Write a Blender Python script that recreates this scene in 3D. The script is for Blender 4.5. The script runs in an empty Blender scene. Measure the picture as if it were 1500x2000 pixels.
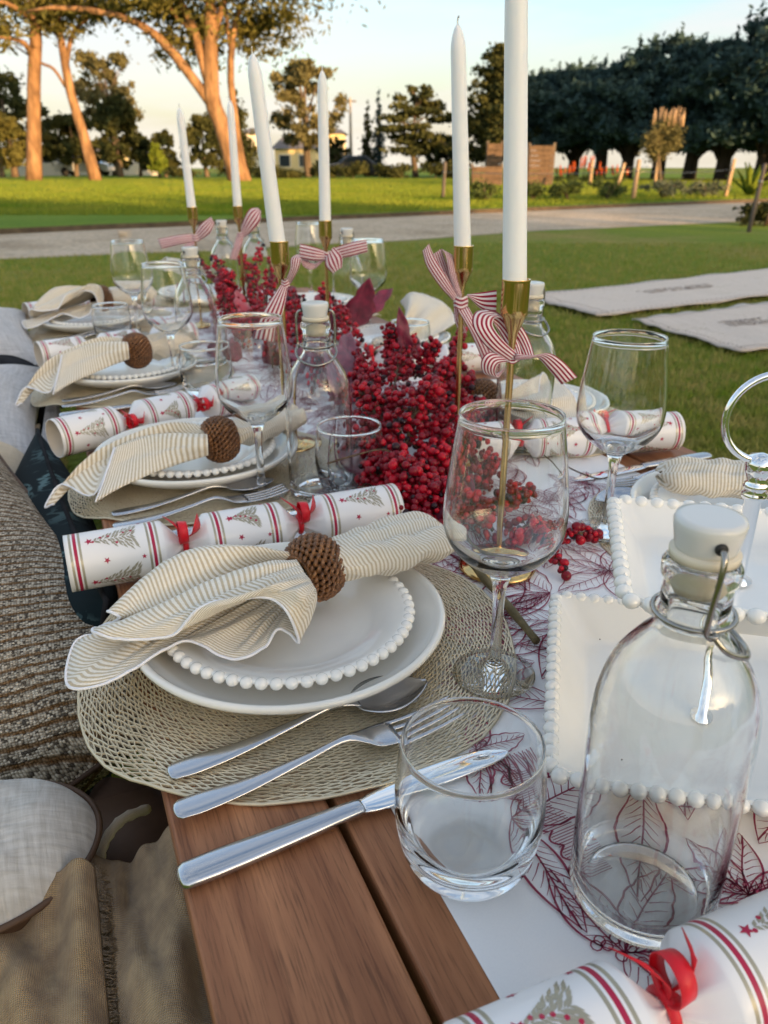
import bpy, math, random
import numpy as np
from mathutils import Vector, Matrix, Quaternion, noise as mnoise

random.seed(7); RNG = np.random.default_rng(7)
sc = bpy.context.scene
C = sc.collection
R = math.radians
PI = math.pi

# ------------------------------------------------------------------ camera
ZC = 0.78; PITCH = math.atan(675.0 / 1502.0); YAW = R(23.2); FPX = 1502.0
cam_d = bpy.data.cameras.new('camera'); cam = bpy.data.objects.new('camera', cam_d); C.objects.link(cam)
cam.location = (0, 0, ZC); cam.rotation_euler = (PI / 2 - PITCH, 0, -YAW)
cam_d.sensor_fit = 'VERTICAL'; cam_d.sensor_height = 36; cam_d.sensor_width = 27
cam_d.lens = 36 * FPX / 2000.0
cam_d.clip_start = 0.02; cam_d.clip_end = 3000
cam_d.dof.use_dof = True; cam_d.dof.focus_distance = 0.56; cam_d.dof.aperture_fstop = 11.0
sc.camera = cam

# ------------------------------------------------------------------ sky, sun, exposure
SUN_AZ = R(165); SUN_EL = R(8.0)
world = bpy.data.worlds.new('World'); sc.world = world; world.use_nodes = True
wn = world.node_tree.nodes; wl = world.node_tree.links; wn.clear()
w_out = wn.new('ShaderNodeOutputWorld'); w_bg = wn.new('ShaderNodeBackground')
sky = wn.new('ShaderNodeTexSky'); sky.sky_type = 'NISHITA'; sky.sun_disc = False
sky.sun_elevation = SUN_EL; sky.sun_rotation = SUN_AZ; sky.altitude = 50; sky.air_density = 1.0; sky.dust_density = 3.6; sky.ozone_density = 1.5
w_co = wn.new('ShaderNodeTexCoord'); w_map = wn.new('ShaderNodeMapping'); w_map.inputs['Scale'].default_value = (1.4, 1.4, 6.0)
w_no = wn.new('ShaderNodeTexNoise'); w_no.inputs['Scale'].default_value = 3.1; w_no.inputs['Detail'].default_value = 7; w_no.inputs['Roughness'].default_value = 0.55
w_ra = wn.new('ShaderNodeValToRGB'); w_ra.color_ramp.elements[0].position = 0.40; w_ra.color_ramp.elements[1].position = 0.62
w_ra.color_ramp.elements[0].color = (0.0, 0.0, 0.0, 1); w_ra.color_ramp.elements[1].color = (0.85, 0.85, 0.85, 1)
w_mix = wn.new('ShaderNodeMix'); w_mix.data_type = 'RGBA'
CLOUD = (1.88, 1.93, 1.97, 1)
w_mix.inputs['B'].default_value = CLOUD
wl.new(w_co.outputs['Generated'], w_map.inputs['Vector']); wl.new(w_map.outputs['Vector'], w_no.inputs['Vector'])
wl.new(w_no.outputs['Fac'], w_ra.inputs['Fac']); wl.new(w_ra.outputs['Color'], w_mix.inputs['Factor'])
wl.new(sky.outputs['Color'], w_mix.inputs['A'])
# thin pale haze that thickens evenly toward the horizon all the way round
w_sep = wn.new('ShaderNodeSeparateXYZ'); wl.new(w_co.outputs['Generated'], w_sep.inputs[0])
w_hz = wn.new('ShaderNodeValToRGB'); wl.new(w_sep.outputs['Z'], w_hz.inputs['Fac']); w_hz.color_ramp.interpolation = 'EASE'
w_hz.color_ramp.elements[0].position = 0.0; w_hz.color_ramp.elements[0].color = (0.75, 0.75, 0.75, 1); w_hz.color_ramp.elements[1].position = 0.17; w_hz.color_ramp.elements[1].color = (0, 0, 0, 1)
w_mx2 = wn.new('ShaderNodeMix'); w_mx2.data_type = 'RGBA'; w_mx2.inputs['B'].default_value = (2.25, 2.02, 1.62, 1)
wl.new(w_hz.outputs['Color'], w_mx2.inputs['Factor']); wl.new(w_mix.outputs['Result'], w_mx2.inputs['A']); wl.new(w_mx2.outputs['Result'], w_bg.inputs['Color'])
wl.new(w_bg.outputs['Background'], w_out.inputs['Surface']); w_bg.inputs['Strength'].default_value = 0.15

sun_d = bpy.data.lights.new('sun', 'SUN'); sun_d.energy = 3.6; sun_d.angle = R(0.6); sun_d.color = (1.0, 0.60, 0.27)
sun = bpy.data.objects.new('sun', sun_d); C.objects.link(sun)
sdir = Vector((math.sin(SUN_AZ) * math.cos(SUN_EL), math.cos(SUN_AZ) * math.cos(SUN_EL), math.sin(SUN_EL)))
sun.rotation_mode = 'QUATERNION'; sun.rotation_quaternion = sdir.to_track_quat('Z', 'Y')
sun.location = sdir * 50
vs = sc.view_settings
vs.view_transform = 'Standard'; vs.look = 'None'; vs.exposure = 1.72; vs.gamma = 1.0; vs.use_curve_mapping = False
cy = sc.cycles
cy.max_bounces = 18; cy.transmission_bounces = 16; cy.glossy_bounces = 8; cy.diffuse_bounces = 4; cy.transparent_max_bounces = 12
cy.caustics_refractive = True; cy.caustics_reflective = True; cy.blur_glossy = 0.6
cy.sample_clamp_indirect = 6.0; cy.use_denoising = True
try: cy.denoiser = 'OPENIMAGEDENOISE'
except Exception: pass

# ------------------------------------------------------------------ survey helpers: from the photograph's columns and rows to places in metres
_f = Vector((math.sin(YAW) * math.cos(PITCH), math.cos(YAW) * math.cos(PITCH), -math.sin(PITCH)))
_r = Vector((math.cos(YAW), -math.sin(YAW), 0)); _u = _r.cross(_f)
def ray(x, y): return _f + _r * ((x - 750) / FPX) + _u * ((1000 - y) / FPX)
def at(x, y, z):
    d = ray(x, y); return Vector((0, 0, ZC)) + d * ((z - ZC) / d.z)
_hf = Vector((math.sin(YAW), math.cos(YAW), 0))
def far(x, y, D):
    d = ray(x, y); return Vector((0, 0, ZC)) + d * (D / d.dot(_hf))
def cw(xr, yf, z=0.0):               # right / forward of the standpoint, metres
    return _r * xr + _hf * yf + Vector((0, 0, z))

# ------------------------------------------------------------------ mesh helpers
class MB:
    def __init__(s): s.v = []; s.f = []; s.m = []; s.t = []
    def add(s, verts, faces, m=0, uv=None):
        o = len(s.v); s.v += [tuple(p) for p in verts]
        s.t += list(uv) if uv is not None else [(0, 0)] * len(verts)
        for f in faces: s.f.append(tuple(i + o for i in f))
        s.m += list(m) if isinstance(m, (list, tuple)) else [m] * len(faces)
        return s
    def grid(s, P, cu=False, cv=False, m=0, uv=None, flip=False):
        nu, nv = len(P), len(P[0]); F = []
        for i in range(nu if cu else nu - 1):
            for j in range(nv if cv else nv - 1):
                a, b = i * nv + j, i * nv + (j + 1) % nv
                c, d = ((i + 1) % nu) * nv + (j + 1) % nv, ((i + 1) % nu) * nv + j
                F.append((a, d, c, b) if flip else (a, b, c, d))
        U = [q for row in uv for q in row] if uv is not None else [(i / max(1, nu - 1), j / max(1, nv - 1)) for i in range(nu) for j in range(nv)]
        return s.add([p for row in P for p in row], F, m, U)
    def box(s, c, h, rot=None, m=0):
        V = [Vector((x * h[0], y * h[1], z * h[2])) for x in (-1, 1) for y in (-1, 1) for z in (-1, 1)]
        if rot: V = [rot @ p for p in V]
        c = Vector(c)
        return s.add([p + c for p in V], [(0, 1, 3, 2), (4, 6, 7, 5), (0, 4, 5, 1), (2, 3, 7, 6), (0, 2, 6, 4), (1, 5, 7, 3)], m)
    def lathe(s, prof, seg=32, m=0, mod=None, axis='z'):
        rings = []; V = []; 
        for k, (r, z) in enumerate(prof):
            if r < 1e-6: rings.append([len(V)]); V.append((0, 0, z)); continue
            ids = []
            for j in range(seg):
                a = 2 * PI * j / seg; rr = r * (mod(k, a) if mod else 1)
                ids.append(len(V)); V.append((rr * math.cos(a), rr * math.sin(a), z))
            rings.append(ids)
        F = []; MM = []
        for k in range(len(rings) - 1):
            A, B = rings[k], rings[k + 1]; mm = m[k] if isinstance(m, (list, tuple)) else m
            for j in range(seg):
                j2 = (j + 1) % seg
                if len(A) == 1 and len(B) == 1: continue
                if len(A) == 1: F.append((A[0], B[j2], B[j]))
                elif len(B) == 1: F.append((A[j], A[j2], B[0]))
                else: F.append((A[j], A[j2], B[j2], B[j]))
                MM.append(mm)
        if axis == 'x': V = [(z, x, y) for (x, y, z) in V]
        return s.add(V, F, MM)
    def tube(s, path, rad, seg=8, m=0, caps=True, closed=False, flat=1.0):
        path = [Vector(p) for p in path]; n = len(path)
        rad = list(rad) if hasattr(rad, '__len__') else [rad] * n
        T = []
        for i in range(n):
            if closed: t = path[(i + 1) % n] - path[i - 1]
            else: t = path[min(i + 1, n - 1)] - path[max(i - 1, 0)]
            T.append(t.normalized() if t.length > 1e-9 else Vector((0, 0, 1)))
        ref = Vector((0, 0, 1)) if abs(T[0].z) < 0.9 else Vector((1, 0, 0))
        nrm = (ref - T[0] * ref.dot(T[0])).normalized(); P = []; L = 0; UV = []
        for i in range(n):
            nrm = nrm - T[i] * nrm.dot(T[i]); nrm.normalize(); b = T[i].cross(nrm)
            if i: L += (path[i] - path[i - 1]).length
            P.append([path[i] + (nrm * math.cos(2 * PI * j / seg) * flat + b * math.sin(2 * PI * j / seg)) * rad[i] for j in range(seg)])
            UV.append([(L, j / seg) for j in range(seg)])
        o = len(s.v); s.grid(P, cu=closed, cv=True, m=m, uv=UV)
        if caps and not closed:
            s.add([], [], m); 
            s.f.append(tuple(o + j for j in range(seg))[::-1]); s.m.append(m)
            s.f.append(tuple(o + (n - 1) * seg + j for j in range(seg))); s.m.append(m)
        return s
    def xf(s, M, start=0):
        for i in range(start, len(s.v)): s.v[i] = tuple(M @ Vector(s.v[i]))
        return s
    def mesh(s, name, mats, smooth=True):
        me = bpy.data.meshes.new(name); me.from_pydata(s.v, [], s.f)
        for mt in (mats if isinstance(mats, (list, tuple)) else [mats]): me.materials.append(mt)
        me.polygons.foreach_set('material_index', np.array(s.m, dtype=np.int32))
        if smooth: me.polygons.foreach_set('use_smooth', np.ones(len(s.f), dtype=bool))
        uv = me.uv_layers.new(name='UVMap'); li = np.empty(len(me.loops), dtype=np.int32); me.loops.foreach_get('vertex_index', li)
        uv.data.foreach_set('uv', np.array(s.t, dtype=np.float32)[li].ravel())
        me.update(); return me

def quick_mesh(name, V, Q, mat, smooth=False):
    me = bpy.data.meshes.new(name); V = np.asarray(V, dtype=np.float32); Q = np.asarray(Q, dtype=np.int32); k = Q.shape[1]
    me.vertices.add(len(V)); me.vertices.foreach_set('co', V.ravel())
    me.loops.add(Q.size); me.loops.foreach_set('vertex_index', Q.ravel())
    me.polygons.add(len(Q)); me.polygons.foreach_set('loop_start', np.arange(0, Q.size, k, dtype=np.int32))
    if smooth: me.polygons.foreach_set('use_smooth', np.ones(len(Q), dtype=bool))
    me.materials.append(mat); me.update(calc_edges=True); return me

def link(name, me, parent=None):
    o = bpy.data.objects.new(name, me); C.objects.link(o)
    if parent is not None: o.parent = parent
    return o
def obj(name, mb, mats, parent=None, smooth=True, sharp=None):
    o = link(name, mb.mesh(name, mats, smooth), parent)
    if sharp is not None: o.data.set_sharp_from_angle(angle=R(sharp))
    return o
def bevel(o, w, seg=2):
    b = o.modifiers.new('bevel', 'BEVEL'); b.width = w; b.segments = seg; b.limit_method = 'ANGLE'; b.angle_limit = R(35); return o
def solid(o, t, off=0.0):
    s = o.modifiers.new('solid', 'SOLIDIFY'); s.thickness = t; s.offset = off; return o
def tag(o, label, cat, group=None):
    o['label'] = label; o['category'] = cat
    if group: o['group'] = group
    return o
def thing(name, label, cat, loc=(0, 0, 0), rz=0, group=None):
    o = bpy.data.objects.new(name, None); C.objects.link(o); o.empty_display_size = 0.05
    o.location = loc; o.rotation_euler = (0, 0, rz); return tag(o, label, cat, group)
def struct(o): o['kind'] = 'structure'; return o
def stuff(o): o['kind'] = 'stuff'; return o
KIDS = {}
def dup(root, loc, rz=0, label=None, group=None, scale=None):
    r = root.copy(); C.objects.link(r); r.location = loc; r.rotation_euler = (0, 0, rz)
    if scale is not None: r.scale = (scale,) * 3 if not hasattr(scale, '__len__') else scale
    if label: r['label'] = label
    if group: r['group'] = group
    def kids(a, b):
        for ch in a.children:
            c = ch.copy(); C.objects.link(c); c.parent = b; kids(ch, c)
    src = list(root.children)
    for ch in src:
        c = ch.copy(); C.objects.link(c); c.parent = r
        for g in list(ch.children):
            d = g.copy(); C.objects.link(d); d.parent = c
    return r
def catmull(P, n, closed=False):
    P = [Vector(p) for p in P]; m = len(P); out = []
    segs = m if closed else m - 1
    for k in range(n):
        t = k / (n if closed else n - 1) * segs; i = min(int(t), segs - 1); f = t - i
        if closed: a, b, c, d = P[(i - 1) % m], P[i], P[(i + 1) % m], P[(i + 2) % m]
        else:
            b, c = P[i], P[i + 1]
            a = P[i - 1] if i > 0 else b + (b - c); d = P[i + 2] if i + 2 < m else c + (c - b)
        out.append(0.5 * ((2 * b) + (c - a) * f + (2 * a - 5 * b + 4 * c - d) * f * f + (3 * b - a - 3 * c + d) * f ** 3))
    return out
def lerp(a, b, t): return a + (b - a) * t

# ------------------------------------------------------------------ materials
def nt(name):
    m = bpy.data.materials.new(name); m.use_nodes = True; t = m.node_tree; return m, t, t.nodes['Principled BSDF']
def mat(name, col, rough=0.5, metal=0.0, spec=0.5, coat=0.0, sheen=0.0, sss=0.0, trans=0.0, ior=1.45):
    m, t, p = nt(name); p.inputs['Base Color'].default_value = (*col, 1); p.inputs['Roughness'].default_value = rough
    p.inputs['Metallic'].default_value = metal; p.inputs['Specular IOR Level'].default_value = spec
    p.inputs['Coat Weight'].default_value = coat; p.inputs['Coat Roughness'].default_value = 0.08
    p.inputs['Sheen Weight'].default_value = sheen
    p.inputs['IOR'].default_value = ior; p.inputs['Transmission Weight'].default_value = trans
    if sss: p.inputs['Subsurface Weight'].default_value = sss; p.inputs['Subsurface Radius'].default_value = (0.006, 0.005, 0.004); p.inputs['Subsurface Scale'].default_value = 1.0
    return m
def N(t, typ, **kw):
    n = t.nodes.new(typ)
    for k, v in kw.items():
        if k.startswith('_'): setattr(n, k[1:], v)
        else: n.inputs[k.replace('__', ' ')].default_value = v
    return n
def ramp(t, fac, stops):
    r = t.nodes.new('ShaderNodeValToRGB'); e = r.color_ramp.elements
    while len(e) < len(stops): e.new(0.5)
    for k, (p, c) in enumerate(stops): e[k].position = p; e[k].color = (*c, 1) if len(c) == 3 else c
    t.links.new(fac, r.inputs['Fac']); return r.outputs['Color']
def math_(t, op, a, b=None, c=None):
    n = t.nodes.new('ShaderNodeMath'); n.operation = op
    for k, v in enumerate((a, b, c)):
        if v is None: continue
        if isinstance(v, (int, float)): n.inputs[k].default_value = v
        else: t.links.new(v, n.inputs[k])
    return n.outputs[0]
def mixc(t, fac, a, b, mode='MIX'):
    n = t.nodes.new('ShaderNodeMix'); n.data_type = 'RGBA'; n.blend_type = mode
    for k, v in (('Factor', fac), ('A', a), ('B', b)):
        if isinstance(v, (int, float)): n.inputs[k].default_value = v
        elif isinstance(v, tuple): n.inputs[k].default_value = (*v, 1) if len(v) == 3 else v
        else: t.links.new(v, n.inputs[k])
    return n.outputs['Result']
def coords(t, kind='Object', scale=(1, 1, 1), rot=(0, 0, 0)):
    c = t.nodes.new('ShaderNodeTexCoord'); mp = t.nodes.new('ShaderNodeMapping')
    mp.inputs['Scale'].default_value = scale; mp.inputs['Rotation'].default_value = rot
    t.links.new(c.outputs[kind], mp.inputs['Vector']); return mp.outputs['Vector']
def noise(t, vec, scale, detail=4, rough=0.55, dist=0.0):
    n = N(t, 'ShaderNodeTexNoise', Scale=scale, Detail=detail, Roughness=rough, Distortion=dist); t.links.new(vec, n.inputs['Vector']); return n.outputs['Fac']
def bump(t, p, h, strength=0.3, dist=0.001):
    b = N(t, 'ShaderNodeBump', Strength=strength, Distance=dist); t.links.new(h, b.inputs['Height']); t.links.new(b.outputs['Normal'], p.inputs['Normal'])
def noisy(name, stops, scale, rough=0.8, detail=5, bscale=None, bstr=0.3, bdist=0.01, kind='Object', sc3=(1, 1, 1), spec=0.3, sheen=0.0):
    m, t, p = nt(name); v = coords(t, kind, sc3); f = noise(t, v, scale, detail)
    t.links.new(ramp(t, f, stops), p.inputs['Base Color']); p.inputs['Roughness'].default_value = rough
    p.inputs['Specular IOR Level'].default_value = spec; p.inputs['Sheen Weight'].default_value = sheen
    if bscale: bump(t, p, noise(t, v, bscale, 4), bstr, bdist)
    return m

def glass_mat(name, tint=(1, 1, 1)):
    m = mat(name, tint, 0.0, trans=1.0, ior=1.46); return m
MT = {}
MT['glass'] = glass_mat('clear_glass', (0.985, 0.995, 0.99))
MT['ceramic'] = mat('cream_glaze', (0.86, 0.82, 0.74), 0.13, spec=0.55, coat=0.5)
MT['ceramic_white'] = mat('white_glaze', (0.88, 0.85, 0.79), 0.15, spec=0.55, coat=0.5)
for _k in ('ceramic', 'ceramic_white'):
    _t = MT[_k].node_tree; _p = _t.nodes['Principled BSDF']; _c = tuple(_p.inputs['Base Color'].default_value)[:3]
    _n = noise(_t, coords(_t, 'Object'), 26, 5); _t.links.new(ramp(_t, _n, [(0.3, tuple(x * .95 for x in _c)), (0.7, _c)]), _p.inputs['Base Color'])
    _t.links.new(math_(_t, 'MULTIPLY_ADD', noise(_t, coords(_t, 'Object'), 90, 4), .12, .06), _p.inputs['Roughness'])
    bump(_t, _p, _n, .05, .002)
MT['stopper'] = mat('white_porcelain', (0.66, 0.65, 0.62), 0.25, coat=0.3)
MT['rubber'] = mat('cream_rubber', (0.70, 0.62, 0.48), 0.55)
MT['black_hole'] = mat('stopper_socket', (0.02, 0.02, 0.02), 0.6)
MT['chrome'] = mat('chrome', (0.86, 0.87, 0.89), 0.05, metal=1.0)
MT['wire'] = mat('steel_wire', (0.36, 0.34, 0.31), 0.22, metal=1.0)
def steel():
    m, t, p = nt('brushed_steel'); v = coords(t, 'Object', (14, 300, 300)); f = noise(t, v, 12, 3)
    p.inputs['Metallic'].default_value = 1.0; t.links.new(ramp(t, f, [(0.3, (0.50, 0.51, 0.54)), (0.7, (0.55, 0.56, 0.59))]), p.inputs['Base Color'])
    r = math_(t, 'MULTIPLY_ADD', f, 0.12, 0.13); t.links.new(r, p.inputs['Roughness']); return m
MT['steel'] = steel()
MT['brass'] = mat('polished_brass', (0.70, 0.47, 0.19), 0.14, metal=1.0)
MT['wax'] = mat('white_wax', (0.86, 0.85, 0.84), 0.35, spec=0.5, sss=0.25)
MT['wick'] = mat('cotton_wick', (0.72, 0.70, 0.66), 0.9)

def wood(name, dark, light, seed):
    m, t, p = nt(name); c = t.nodes.new('ShaderNodeTexCoord'); info = t.nodes.new('ShaderNodeObjectInfo')
    add = t.nodes.new('ShaderNodeVectorMath'); add.operation = 'MULTIPLY_ADD'
    comb = t.nodes.new('ShaderNodeCombineXYZ'); 
    for k in range(3): t.links.new(info.outputs['Random'], comb.inputs[k])
    t.links.new(comb.outputs[0], add.inputs[0]); add.inputs[1].default_value = (13, 29, 7); t.links.new(c.outputs['Object'], add.inputs[2])
    mp = t.nodes.new('ShaderNodeMapping'); mp.inputs['Scale'].default_value = (14, 1.1, 14); t.links.new(add.outputs[0], mp.inputs['Vector'])
    big = noise(t, mp.outputs[0], 2.2, 5, 0.6, 0.6)
    mp2 = t.nodes.new('ShaderNodeMapping'); mp2.inputs['Scale'].default_value = (420, 16, 420); t.links.new(add.outputs[0], mp2.inputs['Vector'])
    fine = noise(t, mp2.outputs[0], 2.0, 4, 0.6)
    wv = N(t, 'ShaderNodeTexWave', Scale=1.5, Distortion=7.0, Detail=3.0); wv.bands_direction = 'X'
    mp3 = t.nodes.new('ShaderNodeMapping'); mp3.inputs['Scale'].default_value = (22, 0.9, 22); t.links.new(add.outputs[0], mp3.inputs['Vector']); t.links.new(mp3.outputs[0], wv.inputs['Vector'])
    c1 = ramp(t, big, [(0.3, dark), (0.72, light)])
    c2 = mixc(t, math_(t, 'MULTIPLY', wv.outputs['Fac'], 0.16), c1, tuple(x * 0.5 for x in dark))
    pores = ramp(t, fine, [(0.32, (0.35, 0.35, 0.35)), (0.5, (1, 1, 1))])
    hv = t.nodes.new('ShaderNodeHueSaturation'); t.links.new(math_(t, 'MULTIPLY_ADD', info.outputs['Random'], 0.5, 0.75), hv.inputs['Value'])
    t.links.new(mixc(t, 0.65, c2, pores, 'MULTIPLY'), hv.inputs['Color'])
    t.links.new(hv.outputs['Color'], p.inputs['Base Color']); p.inputs['Roughness'].default_value = 0.5; p.inputs['Specular IOR Level'].default_value = 0.28
    bump(t, p, fine, 0.25, 0.0006); return m
MT['wood'] = wood('oiled_teak', (0.19, 0.068, 0.030), (0.48, 0.212, 0.098), 0)

def paper():
    m, t, p = nt('runner_paper'); v = coords(t, 'Object'); f = noise(t, v, 900, 3)
    t.links.new(ramp(t, f, [(0.2, (0.84, 0.83, 0.83)), (0.8, (0.89, 0.88, 0.87))]), p.inputs['Base Color']); p.inputs['Roughness'].default_value = 0.6
    bump(t, p, noise(t, v, 300, 3), 0.06, 0.0005); return m
MT['paper'] = paper()
MT['print_red'] = mat('crimson_print', (0.27, 0.022, 0.065), 0.6)
MT['cracker'] = mat('white_card', (0.83, 0.80, 0.79), 0.38, coat=0.15)
MT['cr_red'] = mat('cracker_red_band', (0.42, 0.010, 0.055), 0.4)
MT['cr_taupe'] = mat('cracker_silver_band', (0.40, 0.36, 0.27), 0.35, metal=0.35)
MT['cr_inner'] = mat('cracker_tube_inside', (0.55, 0.47, 0.38), 0.8)
MT['red_ribbon'] = mat('red_satin', (0.66, 0.004, 0.016), 0.42, sheen=0.1)
MT['placemat'] = mat('pressed_gold_vinyl', (0.66, 0.56, 0.39), 0.32, metal=0.35)
MT['placemat_rim'] = mat('pressed_gold_vinyl_rim', (0.66, 0.56, 0.39), 0.32, metal=0.35)

def striped(name, light, dark, freq, duty=0.5, axis=0, soft=0.06, weave=2600, rough=0.85, sheen=0.25):
    m, t, p = nt(name); c = t.nodes.new('ShaderNodeTexCoord'); sp = t.nodes.new('ShaderNodeSeparateXYZ'); t.links.new(c.outputs['UV'], sp.inputs[0])
    ph = math_(t, 'FRACT', math_(t, 'MULTIPLY', sp.outputs[axis], freq))
    tri = math_(t, 'ABSOLUTE', math_(t, 'SUBTRACT', ph, 0.5))
    col = ramp(t, tri, [(max(0, duty / 2 - soft / 2), dark), (duty / 2 + soft / 2, light)])
    f = noise(t, coords(t, 'Object'), weave * 0.25, 2)
    col2 = mixc(t, 0.35, col, ramp(t, f, [(0.3, (0.72, 0.72, 0.72)), (0.7, (1, 1, 1))]), 'MULTIPLY')
    t.links.new(col2, p.inputs['Base Color']); p.inputs['Roughness'].default_value = rough; p.inputs['Sheen Weight'].default_value = sheen
    p.inputs['Specular IOR Level'].default_value = 0.2
    wv = math_(t, 'ADD', math_(t, 'SINE', math_(t, 'MULTIPLY', sp.outputs[0], weave)), math_(t, 'SINE', math_(t, 'MULTIPLY', sp.outputs[1], weave)))
    bump(t, p, wv, 0.25, 0.0004); return m
MT['napkin'] = striped('striped_cotton', (0.86, 0.80, 0.70), (0.57, 0.465, 0.32), 270, 0.46, 0, 0.14)
MT['hem'] = mat('white_overlock_hem', (0.82, 0.81, 0.84), 0.9, sheen=0.3)
MT['bow'] = striped('red_white_ribbon', (0.82, 0.71, 0.72), (0.32, 0.004, 0.035), 4.6, 0.50, 1, 0.06, 900, 0.5, 0.3)
MT['rattan'] = noisy('rattan', [(0.25, (0.06, 0.022, 0.008)), (0.55, (0.20, 0.085, 0.03)), (0.8, (0.42, 0.20, 0.075))], 160, 0.45, 4, 600, 0.3, 0.0005, spec=0.5)
MT['rattan_core'] = mat('rattan_core', (0.03, 0.014, 0.006), 0.8)
MT['berry'] = mat('red_berry', (0.44, 0.004, 0.018), 0.30, spec=0.35)
MT['berry_deep'] = mat('crimson_berry', (0.21, 0.003, 0.013), 0.30, spec=0.35)
MT['berry_dark'] = mat('black_berry', (0.025, 0.006, 0.010), 0.35, spec=0.4)
MT['twig'] = noisy('twig_bark', [(0.3, (0.05, 0.028, 0.018)), (0.7, (0.13, 0.085, 0.05))], 120, 0.8)
MT['twig_olive'] = noisy('olive_branch_bark', [(0.3, (0.10, 0.075, 0.03)), (0.7, (0.20, 0.15, 0.07))], 90, 0.7)
def leafred():
    m, t, p = nt('burgundy_leaf'); v = coords(t, 'Object'); f = noise(t, v, 60, 4)
    t.links.new(ramp(t, f, [(0.3, (0.09, 0.004, 0.02)), (0.7, (0.24, 0.010, 0.045))]), p.inputs['Base Color']); p.inputs['Roughness'].default_value = 0.5
    p.inputs['Sheen Weight'].default_value = 0.2; bump(t, p, noise(t, v, 240, 3), 0.4, 0.001); return m
MT['leaf_red'] = leafred()
MT['leaf_scarlet'] = mat('scarlet_leaf', (0.42, 0.008, 0.02), 0.5, sheen=0.2)

# ground and plants
def grass_ground(name, stops, scale):
    m, t, p = nt(name); v = coords(t, 'Object'); a = noise(t, v, scale, 6, 0.6); b = noise(t, v, scale * 40, 3, 0.7)
    c1 = ramp(t, a, stops); c2 = ramp(t, b, [(0.3, (0.55, 0.55, 0.5)), (0.7, (1.25, 1.2, 1.1))])
    t.links.new(mixc(t, 0.8, c1, c2, 'MULTIPLY'), p.inputs['Base Color']); p.inputs['Roughness'].default_value = 0.95; p.inputs['Specular IOR Level'].default_value = 0.1
    bump(t, p, b, 0.8, 0.03); return m
MT['lawn'] = grass_ground('lawn', [(0.3, (0.125, 0.195, 0.02)), (0.5, (0.165, 0.225, 0.03)), (0.68, (0.29, 0.24, 0.08))], 0.55)
MT['lawn_far'] = grass_ground('far_lawn', [(0.3, (0.10, 0.19, 0.018)), (0.55, (0.14, 0.23, 0.025)), (0.75, (0.20, 0.22, 0.04))], 0.35)
MT['soil'] = noisy('soil_edge', [(0.3, (0.045, 0.032, 0.02)), (0.7, (0.10, 0.075, 0.045))], 9, 0.95)
def gravel():
    m, t, p = nt('gravel'); v = coords(t, 'Object'); a = noise(t, v, 0.9, 5, 0.6)
    vo = N(t, 'ShaderNodeTexVoronoi', Scale=26.0); t.links.new(v, vo.inputs['Vector'])
    c1 = ramp(t, a, [(0.3, (0.35, 0.275, 0.185)), (0.5, (0.50, 0.405, 0.29)), (0.75, (0.58, 0.49, 0.375))])
    c2 = ramp(t, vo.outputs['Color'], [(0.1, (0.6, 0.6, 0.6)), (0.9, (1.15, 1.12, 1.1))])
    t.links.new(mixc(t, 0.8, c1, c2, 'MULTIPLY'), p.inputs['Base Color']); p.inputs['Roughness'].default_value = 0.95
    bump(t, p, vo.outputs['Distance'], 0.8, 0.02); return m
MT['gravel'] = gravel()
def foliage(name, dark, light, scale=0.6, trans=0.25):
    m = bpy.data.materials.new(name); m.use_nodes = True; t = m.node_tree; t.nodes.clear()
    out = t.nodes.new('ShaderNodeOutputMaterial'); v = coords(t, 'Object'); f = noise(t, v, scale, 4, 0.65)
    col = ramp(t, f, [(0.32, dark), (0.68, light)])
    d = N(t, 'ShaderNodeBsdfDiffuse'); tr = N(t, 'ShaderNodeBsdfTranslucent'); mx = N(t, 'ShaderNodeMixShader', Fac=trans)
    t.links.new(col, d.inputs['Color']); t.links.new(col, tr.inputs['Color']); t.links.new(d.outputs[0], mx.inputs[1]); t.links.new(tr.outputs[0], mx.inputs[2])
    t.links.new(mx.outputs[0], out.inputs['Surface']); return m
MT['blade'] = foliage('grass_blades', (0.15, 0.225, 0.022), (0.40, 0.33, 0.12), 7.0, 0.35)
MT['blade_far'] = foliage('far_grass_blades', (0.125, 0.20, 0.022), (0.235, 0.255, 0.042), 0.5, 0.3)
MT['pine_leaf'] = foliage('pine_needles', (0.07, 0.075, 0.025), (0.19, 0.17, 0.05), 0.5)
MT['gum_leaf'] = foliage('gum_leaves', (0.09, 0.09, 0.04), (0.21, 0.185, 0.085), 0.5)
MT['dark_leaf'] = foliage('dark_evergreen', (0.024, 0.036, 0.018), (0.10, 0.10, 0.034), 0.6)
MT['cyp_leaf'] = foliage('cypress_foliage', (0.028, 0.056, 0.062), (0.064, 0.102, 0.092), 0.5, 0.12)
MT['bush_leaf'] = foliage('shrub_leaves', (0.05, 0.075, 0.025), (0.12, 0.15, 0.05), 2.5)
MT['grey_leaf'] = foliage('grey_shrub_leaves', (0.08, 0.10, 0.07), (0.17, 0.19, 0.12), 3.0)
MT['lime_leaf'] = foliage('lime_leaves', (0.10, 0.15, 0.02), (0.22, 0.27, 0.04), 1.5)
MT['pine_bark'] = noisy('pine_bark', [(0.3, (0.09, 0.05, 0.026)), (0.5, (0.22, 0.125, 0.062)), (0.7, (0.34, 0.20, 0.105))], 2.6, 0.9, 7, 7, 1.0, 0.10, sc3=(1, 1, 0.35))
MT['bark'] = noisy('grey_bark', [(0.3, (0.06, 0.045, 0.03)), (0.7, (0.16, 0.12, 0.085))], 2, 0.9, 5, 8, 0.7, 0.05, sc3=(1, 1, 0.3))
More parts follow.
